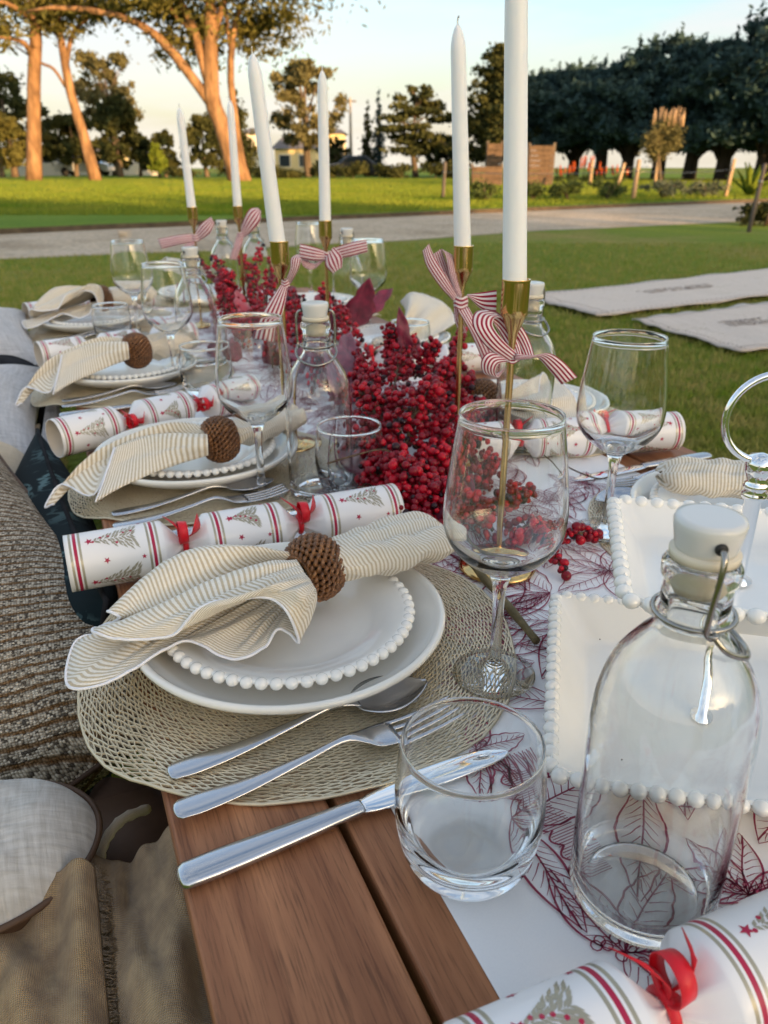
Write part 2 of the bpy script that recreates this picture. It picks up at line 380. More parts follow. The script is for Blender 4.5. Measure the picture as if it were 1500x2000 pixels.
MT['bark_dark'] = noisy('dark_bark', [(0.3, (0.022, 0.018, 0.014)), (0.7, (0.055, 0.042, 0.032))], 2, 0.9)
MT['post'] = noisy('post_timber', [(0.3, (0.25, 0.17, 0.10)), (0.7, (0.45, 0.32, 0.20))], 6, 0.85, 4, sc3=(1, 1, 0.2))
MT['screen'] = noisy('shade_toned_timber', [(0.3, (0.07, 0.045, 0.028)), (0.7, (0.14, 0.09, 0.055))], 5, 0.85, 4)  # timber colour darkened to stand in for shade on screen and planters
MT['post_grey'] = noisy('weathered_post', [(0.3, (0.06, 0.05, 0.045)), (0.7, (0.15, 0.125, 0.10))], 6, 0.85, 4, sc3=(1, 1, 0.2))
MT['poker'] = foliage('torch_lily_orange', (0.32, 0.045, 0.015), (0.45, 0.11, 0.035), 3, 0.2)
MT['wall_yellow'] = noisy('yellow_render', [(0.3, (0.62, 0.50, 0.26)), (0.7, (0.72, 0.60, 0.34))], 0.6, 0.9)
MT['wall_white'] = noisy('white_render', [(0.3, (0.66, 0.62, 0.54)), (0.7, (0.78, 0.74, 0.66))], 0.4, 0.9)
MT['roof'] = noisy('grey_roof', [(0.3, (0.10, 0.09, 0.09)), (0.7, (0.18, 0.165, 0.155))], 1.0, 0.8)
MT['pane'] = mat('window_glass', (0.03, 0.04, 0.05), 0.08, spec=0.8)
MT['car_white'] = mat('car_paint_white', (0.55, 0.58, 0.62), 0.25, coat=0.8)
MT['car_dark'] = mat('car_paint_dark', (0.03, 0.032, 0.038), 0.25, coat=0.8)
MT['tyre'] = mat('tyre_rubber', (0.02, 0.02, 0.02), 0.85)
MT['pole'] = mat('concrete_pole', (0.34, 0.30, 0.25), 0.9)

# cloths on the left
def tweed():
    m, t, p = nt('knitted_tweed'); v = coords(t, 'UV', (400, 500, 1), (0, 0, .35))
    vo = N(t, 'ShaderNodeTexVoronoi', Scale=1.0, Randomness=0.45); t.links.new(v, vo.inputs['Vector'])
    sp = t.nodes.new('ShaderNodeSeparateXYZ'); t.links.new(coords(t, 'UV', (1, 1, 1), (0, 0, .35)), sp.inputs[0])
    wob = noise(t, coords(t, 'UV', (14, 14, 1)), 1.0, 2)
    row = math_(t, 'FRACT', math_(t, 'ADD', math_(t, 'MULTIPLY', sp.outputs[1], 82.0), math_(t, 'MULTIPLY', wob, 1.0)))
    sx = t.nodes.new('ShaderNodeSeparateColor'); t.links.new(vo.outputs['Color'], sx.inputs[0])
    yarn = ramp(t, sx.outputs[0], [(0.10, (0.12, 0.10, 0.08)), (0.3, (0.36, 0.31, 0.24)), (0.55, (0.58, 0.51, 0.41)), (0.85, (0.74, 0.66, 0.54))])
    band = ramp(t, row, [(0.0, (1, 1, 1)), (0.10, (1, 1, 1)), (0.2, (0, 0, 0)), (0.80, (0, 0, 0)), (0.9, (1, 1, 1))])
    col = mixc(t, math_(t, 'MULTIPLY', band, 0.85), yarn, (0.20, 0.10, 0.032))
    edge = ramp(t, vo.outputs['Distance'], [(0.3, (1, 1, 1)), (0.7, (0.28, 0.25, 0.22))])
    t.links.new(mixc(t, 0.85, col, edge, 'MULTIPLY'), p.inputs['Base Color']); p.inputs['Roughness'].default_value = 0.95; p.inputs['Specular IOR Level'].default_value = 0.1
    h = math_(t, 'SUBTRACT', math_(t, 'SUBTRACT', 1.0, vo.outputs['Distance']), math_(t, 'MULTIPLY', band, 0.7))
    bump(t, p, h, 0.9, 0.003); return m
MT['tweed'] = tweed()
def linen(name, a, b, scale=260, wr=9):
    m, t, p = nt(name); f = noise(t, coords(t, 'UV', (scale, scale * 0.12, 1)), 1.0, 3); g = noise(t, coords(t, 'UV', (scale * 0.12, scale, 1)), 1.0, 3)
    s = math_(t, 'MULTIPLY', math_(t, 'ADD', f, g), 0.5)
    t.links.new(ramp(t, s, [(0.35, a), (0.65, b)]), p.inputs['Base Color']); p.inputs['Roughness'].default_value = 0.95; p.inputs['Sheen Weight'].default_value = 0.25
    p.inputs['Specular IOR Level'].default_value = 0.1
    w = noise(t, coords(t, 'UV', (wr, wr * 0.5, 1)), 1.0, 4, 0.5, 0.8)
    bump(t, p, math_(t, 'ADD', math_(t, 'MULTIPLY', w, 6.0), s), 0.5, 0.004); return m
MT['linen'] = linen('white_linen', (0.42, 0.38, 0.33), (0.62, 0.58, 0.53))
MT['linen_grey'] = linen('grey_linen', (0.34, 0.34, 0.355), (0.53, 0.53, 0.545), 220, 6)
MT['cream_cloth'] = linen('cream_cotton', (0.50, 0.41, 0.29), (0.60, 0.50, 0.37), 200, 5)
MT['leather'] = noisy('brown_leather', [(0.3, (0.055, 0.030, 0.018)), (0.7, (0.13, 0.072, 0.042))], 14, 0.6, 4, 60, 0.3, 0.003)
def velvet():
    m, t, p = nt('dark_teal_velvet'); v = coords(t, 'UV', (9, 9, 1)); w = N(t, 'ShaderNodeTexWave', Scale=2.2, Distortion=9.0, Detail=4.0); w.inputs['Detail Scale'].default_value = 2.5
    t.links.new(v, w.inputs['Vector']); vo = N(t, 'ShaderNodeTexVoronoi', Scale=1.3); t.links.new(v, vo.inputs['Vector'])
    f = math_(t, 'MULTIPLY', ramp(t, w.outputs['Fac'], [(0.72, (0, 0, 0)), (0.9, (1, 1, 1))]), ramp(t, vo.outputs['Distance'], [(0.2, (1, 1, 1)), (0.55, (0, 0, 0))]))
    t.links.new(mixc(t, f, (0.006, 0.014, 0.018), (0.10, 0.17, 0.18)), p.inputs['Base Color']); p.inputs['Roughness'].default_value = 0.9; p.inputs['Sheen Weight'].default_value = 0.03; p.inputs['Specular IOR Level'].default_value = 0.1; return m
MT['velvet'] = velvet()
MT['charcoal'] = noisy('charcoal_cloth', [(0.3, (0.012, 0.012, 0.014)), (0.7, (0.03, 0.03, 0.033))], 40, 0.95, spec=0.1)
def waffle():
    m, t, p = nt('waffle_throw'); c = t.nodes.new('ShaderNodeTexCoord'); sp = t.nodes.new('ShaderNodeSeparateXYZ'); t.links.new(c.outputs['UV'], sp.inputs[0])
    j = noise(t, coords(t, 'UV', (30, 30, 1)), 1.0, 3); jj = math_(t, 'MULTIPLY', j, 3.0)
    a = math_(t, 'SINE', math_(t, 'ADD', math_(t, 'MULTIPLY', sp.outputs[0], 2500), jj)); b = math_(t, 'SINE', math_(t, 'ADD', math_(t, 'MULTIPLY', sp.outputs[1], 2500), jj))
    h = math_(t, 'MULTIPLY_ADD', math_(t, 'ADD', a, b), 0.25, 0.5)
    k = ramp(t, j, [(0.35, (0.38, 0.235, 0.105)), (0.65, (0.60, 0.40, 0.195))])
    t.links.new(mixc(t, 0.75, k, ramp(t, h, [(0.1, (0.45, 0.42, 0.4)), (0.8, (1.15, 1.1, 1.05))]), 'MULTIPLY'), p.inputs['Base Color'])
    p.inputs['Roughness'].default_value = 0.95; p.inputs['Sheen Weight'].default_value = 0.3; p.inputs['Specular IOR Level'].default_value = 0.1
    bump(t, p, h, 0.9, 0.0018); return m
MT['waffle'] = waffle()
MT['jute_mat'] = linen('pale_canvas', (0.44, 0.37, 0.32), (0.55, 0.47, 0.415), 160, 3)
MT['mat_print'] = mat('faded_print', (0.27, 0.22, 0.20), 0.95)

# ================================================================== SETTING
def sheet(name, poly, z, m):
    mb = MB(); mb.add([(p[0], p[1], z) for p in poly], [tuple(range(len(poly)))]); return struct(obj(name, mb, m, smooth=False))
sheet('lawn', [(-400, -400), (400, -400), (400, 400), (-400, 400)], 0.0, MT['lawn'])
near_e = [at(0, 507, 0), at(250, 497, 0), at(750, 472, 0), at(1050, 452, 0), at(1400, 435, 0)]
far_e = [at(0, 458, 0), at(250, 447, 0), at(750, 425, 0), at(1050, 412, 0), at(1450, 396, 0)]
def ext(E, k=26):
    a = E[0] + (E[0] - E[1]).normalized() * k; b = E[-1] + (E[-1] - E[-2]).normalized() * k; return [a] + E + [b]
NE = catmull(ext(near_e), 60); FE = catmull(ext(far_e), 60)
def wob(p, k): return p + Vector((mnoise.noise(p * 0.9 + Vector((k, 0, 0))), mnoise.noise(p * 0.9 + Vector((0, k, 5))), 0)) * 0.13
NE = [wob(p, 1) for p in NE]; FE = [wob(p, 9) for p in FE]
mb = MB(); mb.grid([[(a.x, a.y, 0.004), (lerp(a, b, .5).x, lerp(a, b, .5).y, 0.02), (b.x, b.y, 0.004)] for a, b in zip(NE, FE)], flip=True)
struct(obj('gravel_road', mb, MT['gravel']))
# raised turf beyond the road, with its cut soil edge
mb = MB()
rows = []
for i, p in enumerate(FE):
    q = p + (_hf * 0.05)
    rows.append([(p.x, p.y, 0.006), (q.x, q.y, 0.07), ((p + _hf * 2).x, (p + _hf * 2).y, 0.075), ((p + _hf * 90).x, (p + _hf * 90).y, 0.078)])
mb.grid(rows, flip=True)
for k in range(len(mb.f)): mb.m[k] = 1 if k % 3 == 0 else 0
struct(obj('far_lawn', mb, [MT['lawn_far'], MT['soil']], smooth=False))

# grass blades (stuff)
def blades(name, pts, h, w):
    n = len(pts); P = np.zeros((n, 3)); P[:, :2] = pts[:, :2]; P[:, 2] = pts[:, 2]
    a = RNG.uniform(0, 2 * PI, n); hh = h * RNG.uniform(.5, 1.3, n); ww = w * RNG.uniform(.6, 1.4, n)
    b = RNG.uniform(0, 2 * PI, n); lean = hh * RNG.uniform(.1, .9, n)
    sx = np.stack([np.cos(a), np.sin(a), np.zeros(n)], 1) * ww[:, None]
    l = np.stack([np.cos(b) * lean, np.sin(b) * lean, hh], 1); mid = np.stack([np.cos(b) * lean * .3, np.sin(b) * lean * .3, hh * .6], 1)
    V = np.stack([P - sx, P + sx, P + mid + sx * .7, P + mid - sx * .7, P + l], 1).reshape(-1, 3)
    i = np.arange(n) * 5
    Q = np.concatenate([np.stack([i, i + 1, i + 2, i + 3], 1), np.stack([i + 3, i + 2, i + 4, i + 4], 1)])
    T3 = np.concatenate([np.stack([i, i + 1, i + 2], 1), np.stack([i, i + 2, i + 3], 1), np.stack([i + 3, i + 2, i + 4], 1)])
    return stuff(link(name, quick_mesh(name, V, T3, MT['blade'])))
def scatter(n, d0, d1, ang0, ang1):
    u = RNG.uniform(0, 1, n); d = d0 * (d1 / d0) ** u; a = RNG.uniform(ang0, ang1, n)
    x = d * np.tan(a); 
    return np.stack([_r.x * x + _hf.x * d, _r.y * x + _hf.y * d, np.zeros(n)], 1)
gp = scatter(190000, 0.9, 9.0, -0.56, 0.62)
keep = ~((gp[:, 0] > -0.02) & (gp[:, 0] < 0.86) & (gp[:, 1] < 2.62)) & ~((gp[:, 0] < 0.0) & (gp[:, 1] < 1.6))
nex = np.array([p.x for p in NE]); ney = np.array([p.y for p in NE]); o_ = np.argsort(nex)
keep &= gp[:, 1] < np.interp(gp[:, 0], nex[o_], ney[o_]) - 0.02
gp = gp[keep]; dd = np.hypot(gp[:, 0], gp[:, 1])
g = blades('grass', gp, 0.030, 0.0030); tag(g, 'short green lawn grass around the picnic table', 'grass')

fp = scatter(150000, 13.0, 52.0, -0.56, 0.50)
fex = np.array([p.x for p in FE]); fey = np.array([p.y for p in FE]); o_ = np.argsort(fex)
fp = fp[fp[:, 1] > np.interp(fp[:, 0], fex[o_], fey[o_]) + .15]; fp[:, 2] = .074
g = blades('grass', fp, 0.055, 0.010); g.data.materials[0] = MT['blade_far']; tag(g, 'mown green grass of the lawn beyond the gravel road', 'grass')

# ------------------------------------------------------------------ trees
def leaf_mesh(name, clumps, n, size, m, flat=1.0, aspect=0.55, shell=0.6):
    c = np.array([[*p, r, rz] for (p, r, rz) in clumps], dtype=float); wgt = c[:, 3] ** 2 * c[:, 4]; wgt /= wgt.sum()
    k = RNG.choice(len(c), n, p=wgt); d = RNG.normal(size=(n, 3)); d /= np.linalg.norm(d, axis=1)[:, None]
    rad = np.abs(RNG.normal(0, .62, n)); P = c[k, :3] + d * rad[:, None] * np.stack([c[k, 3], c[k, 3], c[k, 4]], 1)
    a = RNG.normal(size=(n, 3)); a[:, 2] *= flat; a /= np.linalg.norm(a, axis=1)[:, None]
    b = np.cross(a, RNG.normal(size=(n, 3))); b /= np.linalg.norm(b, axis=1)[:, None]
    s = size * RNG.uniform(.5, 1.5, n); a = a * s[:, None]; b = b * (s * aspect)[:, None]
    V = np.stack([P - a, P - b, P + a, P + b], 1).reshape(-1, 3); i = np.arange(n) * 4
    return quick_mesh(name, V, np.stack([i, i + 1, i + 2, i + 3], 1), m)
def tree(name, label, base, limbs, clumps, n, size, lm, bm, group=None, aspect=0.55, flat=1.0, seg=9):
    """limbs: list of (points, radii) in world coordinates; clumps: (centre, r, rz)"""
    base = Vector(base); t = thing(name, label, 'tree', base, 0, group)
    mb = MB()
    pts, rr = limbs[0]; P = catmull([Vector(p) - base for p in pts], 12); mb.tube(P, np.interp(np.linspace(0, 1, 12), np.linspace(0, 1, len(rr)), rr), seg)
    obj('trunk', mb, bm, t)
    for pts, rr in limbs[1:]:
        mb = MB(); P = catmull([Vector(p) - base for p in pts], 10); mb.tube(P, np.interp(np.linspace(0, 1, 10), np.linspace(0, 1, len(rr)), rr), 7); obj('branch', mb, bm, t)
    link('crown', leaf_mesh('crown', [((Vector(p) - base), r, rz) for (p, r, rz) in clumps], n, size, lm, flat, aspect), t)
    return t
def F(px, py, D): return far(px, py, D)

# three big pines on the far lawn
D = 46
tree('pine_tree', 'straight tall pine trunk at the left edge of the far lawn', F(68, 352, D) * 1 + Vector((0, 0, -0.0)),
     [([F(66, 358, D), F(66, 250, D), F(66, 150, D), F(70, 60, D), F(60, -60, D), F(50, -220, D)], [.46, .36, .34, .30, .24, .1]),
      ([F(64, 110, D), F(40, 80, D - 1), F(-20, 70, D - 2)], [.16, .12, .05]),
      ([F(66, 60, D), F(110, 20, D + 1), F(150, -20, D + 2)], [.16, .13, .06]),
      ([F(66, 40, D), F(20, 10, D - 2), F(-40, -10, D - 3)], [.14, .12, .06])],
     [(F(10, 60, D - 1), 1.5, .9), (F(-30, 30, D - 2), 2, 1.2), (F(30, 10, D), 2.2, 1.0), (F(100, -5, D + 1), 2.0, .8), (F(10, 88, D - 2), .9, .5), (F(50, -90, D), 4, 2), (F(140, -50, D), 2.5, 1.3), (F(-60, -60, D), 3, 2)],
     9000, .17, MT['pine_leaf'], MT['pine_bark'], aspect=.35)
tree('pine_tree', 'slender pine leaning left with forked top beside the straight pine', F(186, 352, D),
     [([F(188, 358, D), F(165, 270, D), F(140, 190, D), F(128, 130, D), F(118, 70, D), F(108, -10, D), F(100, -120, D)], [.36, .27, .24, .22, .18, .12, .05]),
      ([F(130, 125, D), F(140, 70, D), F(165, 40, D), F(200, 15, D), F(240, -20, D)], [.13, .12, .1, .08, .04]),
      ([F(128, 170, D), F(105, 135, D), F(78, 122, D), F(30, 90, D)], [.08, .08, .07, .04]),
      ([F(118, 75, D), F(95, 50, D), F(80, 30, D)], [.09, .07, .04])],
     [(F(110, 55, D), 1.3, .7), (F(180, 30, D), 1.5, .5), (F(215, 18, D), 1.4, .5), (F(130, 20, D), 1.8, .6), (F(90, 30, D), 1.5, .7), (F(150, -20, D), 2.8, 1.2), (F(155, 60, D), .8, .4)],
     6500, .16, MT['pine_leaf'], MT['pine_bark'], aspect=.35)
D = 44
tree('pine_tree', 'largest pine with fanned orange trunks rising beyond the candles', F(462, 350, D),
     [([F(466, 358, D), F(450, 300, D), F(428, 230, D), F(414, 195, D), F(412, 120, D), F(412, 40, D), F(408, -60, D), F(405, -200, D)], [.55, .44, .42, .42, .36, .3, .22, .1]),
      ([F(414, 205, D), F(385, 165, D), F(350, 120, D), F(312, 75, D), F(262, 42, D), F(200, 24, D), F(120, 14, D), F(50, 22, D)], [.28, .25, .24, .21, .18, .15, .11, .06]),
      ([F(412, 180, D), F(392, 110, D), F(378, 55, D), F(345, -10, D), F(310, -70, D)], [.24, .22, .2, .16, .1]),
      ([F(414, 120, D), F(420, 60, D), F(435, 10, D), F(445, -60, D)], [.2, .18, .15, .1]),
      ([F(482, 356, D + 1), F(468, 300, D + 1), F(455, 200, D + 1), F(450, 140, D + 1), F(455, 70, D + 1), F(468, 20, D + 1), F(500, -20, D + 1)], [.3, .22, .18, .18, .16, .12, .06]),
      ([F(452, 110, D + 1), F(445, 60, D + 1), F(440, 0, D + 1)], [.1, .1, .07]),
      ([F(380, 60, D), F(350, 40, D), F(330, 10, D)], [.1, .08, .05])],
     [(F(330, 75, D + 1), 1.5, .8), (F(310, 105, D + 1), .9, .6), (F(350, 125, D + 1), 1.0, .5), (F(372, 90, D + 1), 1.2, .8), (F(345, 30, D + 2), 2.2, 1.0), (F(480, 60, D + 2), 2.0, 1.2), (F(520, 40, D + 2), 2.0, 1.0), (F(555, 80, D + 1), 1.0, .6), (F(530, 105, D + 1), 1.0, .4), (F(490, 95, D + 2), 1.2, .7),
      (F(560, 30, D), 1.2, .8), (F(400, 60, D + 3), 1.8, 1.4), (F(440, -60, D), 5, 2.2), (F(320, -50, D), 4, 1.8), (F(540, -50, D), 3, 1.5), (F(240, 15, D), 1.6, .4), (F(410, 105, D + 3), 1.0, .9), (F(300, 10, D), 2.2, .7)],
     26000, .16, MT['pine_leaf'], MT['pine_bark'], aspect=.35)

def simple_tree(label, px, ptop, pw, D, lm, n, size, kind='round', group='trees along the far side of the lawn', bm=None, pbase=346, name='evergreen_tree'):
    base = F(px, pbase, D); base.z = min(base.z, 0.08); top = F(px, ptop, D); H = top.z; Wm = (F(px + pw / 2, 300, D) - F(px, 300, D)).length
    rnd = random.Random(px); cl = []
    S = lambda x, z, y=0: base + _r * x + _hf * y + Vector((0, 0, z))
    limbs = [([S(0, 0), S(rnd.uniform(-.1, .1) * Wm, H * .4), S(0, H * .92)], [.035 * H + .05, .022 * H + .03, .02])]
    if kind == 'cone':
        for k in range(12):
            f = k / 11; w = Wm * (1 - f) * 1.0 + .12
            for j in range(2 if f < .8 else 1): cl.append((S(rnd.uniform(-.35, .35) * w, H * (.08 + .9 * f), rnd.uniform(-.35, .35) * w), w * .7 + .08, H * .06))
    elif kind == 'layer':
        for k in range(9):
            f = .3 + .68 * k / 8; w = Wm * (1.0 if f < .75 else 1.0 - (f - .75) * 2.6)
            for j in range(4):
                x = rnd.uniform(-1, 1) * w * .8; y = rnd.uniform(-.7, .7) * w
                cl.append((S(x, H * f + rnd.uniform(-.03, .03) * H, y), w * .34, H * .035))
                if j < 2: limbs.append(([S(0, H * (f - .12)), S(x * .5, H * (f - .05), y * .5), S(x, H * f, y)], [.06, .045, .02]))
    elif kind == 'gum':
        for k in range(60):
            f = rnd.uniform(.30, .97); w = Wm * (1.0 - abs(f - .6) * 1.15); a = rnd.uniform(0, 2 * PI); q = rnd.uniform(.2, 1) ** .6; x = math.cos(a) * w * q; y = math.sin(a) * w * q
            cl.append((S(x, H * f, y), Wm * rnd.uniform(.09, .22), H * rnd.uniform(.025, .055)))
            if k < 12: limbs.append(([S(0, H * (f * .5)), S(x * .4, H * f * .8, y * .4), S(x, H * f, y)], [.09, .06, .02]))
    elif kind == 'plume':
        for k in range(64):
            f = rnd.uniform(.02, 1); w = Wm * (1.15 - f * .95) * rnd.uniform(.55, 1.05); a = rnd.uniform(0, 2 * PI); ca, sa = math.cos(a), math.sin(a)
            for q in (.25, .5, .75, 1.0):
                cl.append((S(ca * w * q, H * (.10 + .80 * f) + .32 * w * q * q, sa * w * q), (.30 - .16 * q) * Wm * (1.1 - .6 * f) + .08, H * .035 * (1.3 - q * .5)))
            if k < 26: limbs.append(([S(0, H * (.06 + .78 * f)), S(ca * w * .5, H * (.09 + .79 * f) + .1 * w, sa * w * .5), S(ca * w, H * (.10 + .80 * f) + .32 * w, sa * w)], [.05, .035, .012]))
    else:
        for k in range(70):
            f = rnd.uniform(.20, .95); w = Wm * (max(.04, 1 - ((f - .42) / .58) ** 2)) ** .55; a = rnd.uniform(0, 2 * PI); q = rnd.uniform(.1, 1) ** .5
            cl.append((S(math.cos(a) * w * q * .95, H * f, math.sin(a) * w * q * .95), Wm * rnd.uniform(.10, .24), H * rnd.uniform(.04, .085)))
    return tree(name, label, base, limbs, cl, n, size, lm, bm or MT['bark'], group)
simple_tree('wide dark evergreen tree behind the straight pine trunk', 30, 140, 190, 66, MT['dark_leaf'], 14000, .2)
simple_tree('olive sunlit bushy tree at the left edge of the photo', 5, 215, 110, 60, MT['pine_leaf'], 9000, .16)
simple_tree('tall loose gum tree between the leaning pine and largest pine', 228, 98, 125, 68, MT['gum_leaf'], 11000, .16, 'gum', name='gum_tree')
simple_tree('dark conifer standing under the loose gum tree', 236, 190, 105, 62, MT['dark_leaf'], 11000, .17)
simple_tree('dark bushy evergreen behind the leaning pine trunk', 150, 225, 110, 64, MT['dark_leaf'], 10000, .17)
simple_tree('low dark bushy tree at the far left edge', -20, 235, 150, 64, MT['dark_leaf'], 9000, .18)
simple_tree('dark broad bush tree right of the leaning pine foot', 275, 262, 90, 63, MT['dark_leaf'], 7000, .16)
simple_tree('small round dark tree left of the largest pine', 325, 256, 62, 60, MT['dark_leaf'], 5500, .15)
simple_tree('bright lime green shrub tree left of the largest pine', 312, 282, 34, 56, MT['lime_leaf'], 1600, .12)
simple_tree('rounded dark tree just left of the leaning orange trunk', 405, 230, 90, 60, MT['dark_leaf'], 10000, .15)
simple_tree('dark conical conifer just right of the largest pine trunk', 474, 180, 80, 62, MT['dark_leaf'], 7000, .15, 'cone')
simple_tree('tall open gum tree behind the two middle candles', 602, 112, 150, 62, MT['gum_leaf'], 17000, .15, 'gum', name='gum_tree')
simple_tree('dark low tree right of the middle gum tree', 655, 268, 70, 68, MT['dark_leaf'], 5000, .14)
simple_tree('dark rounded bush tree between layered cypress and second candle', 872, 262, 80, 64, MT['dark_leaf'], 6000, .15)
simple_tree('short cone conifer left of the slender cypress', 718, 198, 34, 66, MT['dark_leaf'], 1800, .14, 'cone')
simple_tree('slender dark cypress spire in the middle distance', 740, 176, 30, 66, MT['cyp_leaf'], 2200, .12, 'cone')
simple_tree('flat topped layered cypress left of the tall white candles', 812, 172, 140, 58, MT['dark_leaf'], 13000, .15, 'layer')
simple_tree('tall feathery cypress between the two nearest candles', 965, 66, 210, 56, MT['dark_leaf'], 24000, .14, 'plume')
# windbreak of cypresses on the right
hedge = [(1062, 152, 120, 60), (1118, 142, 120, 57), (1170, 150, 120, 54), (1222, 128, 126, 52), (1283, 88, 130, 50), (1345, 104, 130, 48), (1408, 92, 140, 46), (1486, 36, 160, 44), (1585, 10, 180, 42)]
for k, (px, pt, pw, D) in enumerate(hedge):
    base = F(px, 344, D); base.z = 0.05; H = F(px, pt, D).z * 1.07; Wm = (F(px + pw / 2, 300, D) - F(px, 300, D)).length
    rnd = random.Random(px); S = lambda x, z, y=0: base + _r * x + _hf * y + Vector((0, 0, z)); cl = []
    g0 = F(px, 296, D).z
    for j in range(170):
        f = rnd.uniform(0, 1) ** .85; w = Wm * (2.0 if f < .72 else 2.0 - (f - .72) * 5.6); a = rnd.uniform(0, 2 * PI); q = rnd.uniform(.2, 1) ** .6
        cl.append((S(math.cos(a) * w * q, lerp(g0 + .15, H * .95, f), math.sin(a) * w * q), Wm * rnd.uniform(.14, .26) * (1.2 - f * .6) + .1, (H - g0) * rnd.uniform(.04, .075)))
    for j in range(14):
        x = rnd.uniform(-1.1, 1.1) * Wm; cl.append((S(x, H * rnd.uniform(.86, 1.0) - abs(x) * .16, rnd.uniform(-.3, .3)), .13, .55))
    lb = [([S(0, 0), S(.05, H * .3), S(0, H * .9)], [.42, .34, .06])]
    for j in range(4):
        x = rnd.uniform(-.7, .7) * Wm; lb.append(([S(0, g0 * .55), S(x * .4, g0 * .9), S(x, g0 * 1.5)], [.2, .14, .06]))
    names = ['leftmost', 'second', 'third', 'fourth', 'fifth', 'sixth', 'seventh', 'tallest right-edge', 'outermost']
    tree('cypress_tree', f'{names[k]} dark cypress of the windbreak row on the right', base, lb, cl, 34000, .17, MT['cyp_leaf'], MT['bark_dark'], 'dark cypress windbreak on the right', aspect=.4)
# unseen cypress row, added behind the standpoint to shade table and near lawn
for k in range(14):
    base = cw(14 + k * 5.6, -48 + 1.5 * math.sin(k * 2.1)); H = 11.4 + 0.5 * math.sin(k * 1.7) + .5 * math.cos(k * 4.1); rnd = random.Random(k); cl = []
    for j in range(40):
        f = rnd.uniform(0, 1); w = 3.6 * (1 if f < .75 else 1 - (f - .75) * 1.8); a = rnd.uniform(0, 2 * PI)
        cl.append((base + Vector((math.cos(a) * w * .7, math.sin(a) * w * .7, .6 + f * H * .93)), 1.6, 1.1))
    t = tree('cypress_tree', 'unseen tall dark cypress added far behind the photographer for shade', base, [([base, base + Vector((0, 0, H * .5)), base + Vector((0, 0, H * .95))], [.4, .3, .05])], cl, 5200, .5, MT['cyp_leaf'], MT['bark'], 'added unseen cypress row shading the table', aspect=.6)
# low dark shrubs along the far edge of the lawn
for k, (px, w, pt) in enumerate([(350, 60, 328), (520, 60, 325), (560, 50, 332), (640, 60, 322), (690, 50, 318), (770, 70, 322), (850, 60, 316), (900, 60, 318)]):
    D = 55; base = F(px, 350, D); base.z = .07; H = max(.6, F(px, pt, D).z); W_ = (F(px + w / 2, 300, D) - F(px, 300, D)).length; rnd = random.Random(k)
    cl = [(base + _r * rnd.uniform(-.8, .8) * W_ + _hf * rnd.uniform(-.6, .6) + Vector((0, 0, rnd.uniform(.2, .8) * H)), .55, H * .25) for _ in range(9)]
    t = thing('shrub', f"low dark shrub at the far lawn edge, number {k+1} from the left".replace('number 1 ', 'first ').replace('number ', ''), 'shrub', base, 0, 'low shrubs along the far lawn edge')
    mb = MB(); mb.tube([(0, 0, 0), (.05, 0, H * .6)], [.05, .02], 6); obj('stem', mb, MT['bark'], t)
    link('foliage', leaf_mesh('foliage', [(Vector(p) - base, r, rz) for p, r, rz in cl], 1500, .12, MT['dark_leaf']), t)
ordn = ['leftmost', 'second', 'third', 'fourth', 'fifth', 'sixth', 'seventh', 'rightmost']
for o in [o for o in C.objects if o.name.startswith('shrub') and o.parent is None]:
    k = [x for x in C.objects if x.name.startswith('shrub') and x.parent is None].index(o); o['label'] = f'{ordn[k]} low dark shrub along the far edge of the lawn'

# ------------------------------------------------------------------ buildings, pole, cars far off
def house(label, px0, px1, ptop, D, wallm, roof_h=1.2, pbase=347, wins=3):
    a = F(px0, 330, D); b = F(px1, 330, D); a.z = b.z = .05; L = (b - a).length; H = F(px0, ptop, D).z; ang = math.atan2((b - a).y, (b - a).x)
    t = thing('house', label, 'house', (a + b) / 2, ang)
    mb = MB(); mb.box((0, 2.5, H / 2), (L / 2, 2.5, H / 2)); obj('wall', mb, wallm, t, smooth=False)
    mb = MB(); e = .35
    V = [(-L / 2 - e, -e, H), (L / 2 + e, -e, H), (L / 2 + e, 5 + e, H), (-L / 2 - e, 5 + e, H), (-L / 2 + .4, 2.5, H + roof_h), (L / 2 - .4, 2.5, H + roof_h)]
    mb.add([(x, y, z + .004) for x, y, z in V], [(0, 1, 5, 4), (1, 2, 5), (2, 3, 4, 5), (3, 0, 4), (3, 2, 1, 0)]); obj('roof', mb, MT['roof'], t, smooth=False)
    for k in range(wins):
        x = -L / 2 + L * (k + .5) / wins; f = MB(); f.box((x, -.02, H * .55), (.55, .03, .55)); w = obj('window', f, MT['wall_white'], t, smooth=False)
        f = MB(); f.box((x, -.06, H * .55), (.47, .02, .47)); obj('pane', f, MT['pane'], w, smooth=False)
    return t
house('sunlit yellow house wall behind the middle gum tree', 538, 615, 292, 78, MT['wall_yellow'], 1.0, wins=2)
house('taller yellow house with flat dark roof right of the gum tree', 632, 672, 262, 84, MT['wall_yellow'], .5, wins=2)
house('low yellow house seen behind the leaning pine', 80, 150, 300, 78, MT['wall_yellow'], 1.0)
house('small yellow house just right of the leaning pine', 182, 222, 300, 80, MT['wall_yellow'], .8, wins=1)
house('pale house roof peeping out beside the largest pine', 478, 512, 262, 86, MT['wall_white'], .6, wins=1)
a = F(30, 330, 72); b = F(310, 330, 72); a.z = b.z = .05; ang = math.atan2((b - a).y, (b - a).x); L = (b - a).length
t = thing('garden_wall', 'long low white garden wall behind the left pines', 'wall', (a + b) / 2, ang)
for k in range(7):
    mb = MB(); mb.box((-L / 2 + L * (k + .5) / 7, 0, .5), (L / 14 - .06, .1, .5)); obj('panel', mb, MT['wall_white'], t, smooth=False)
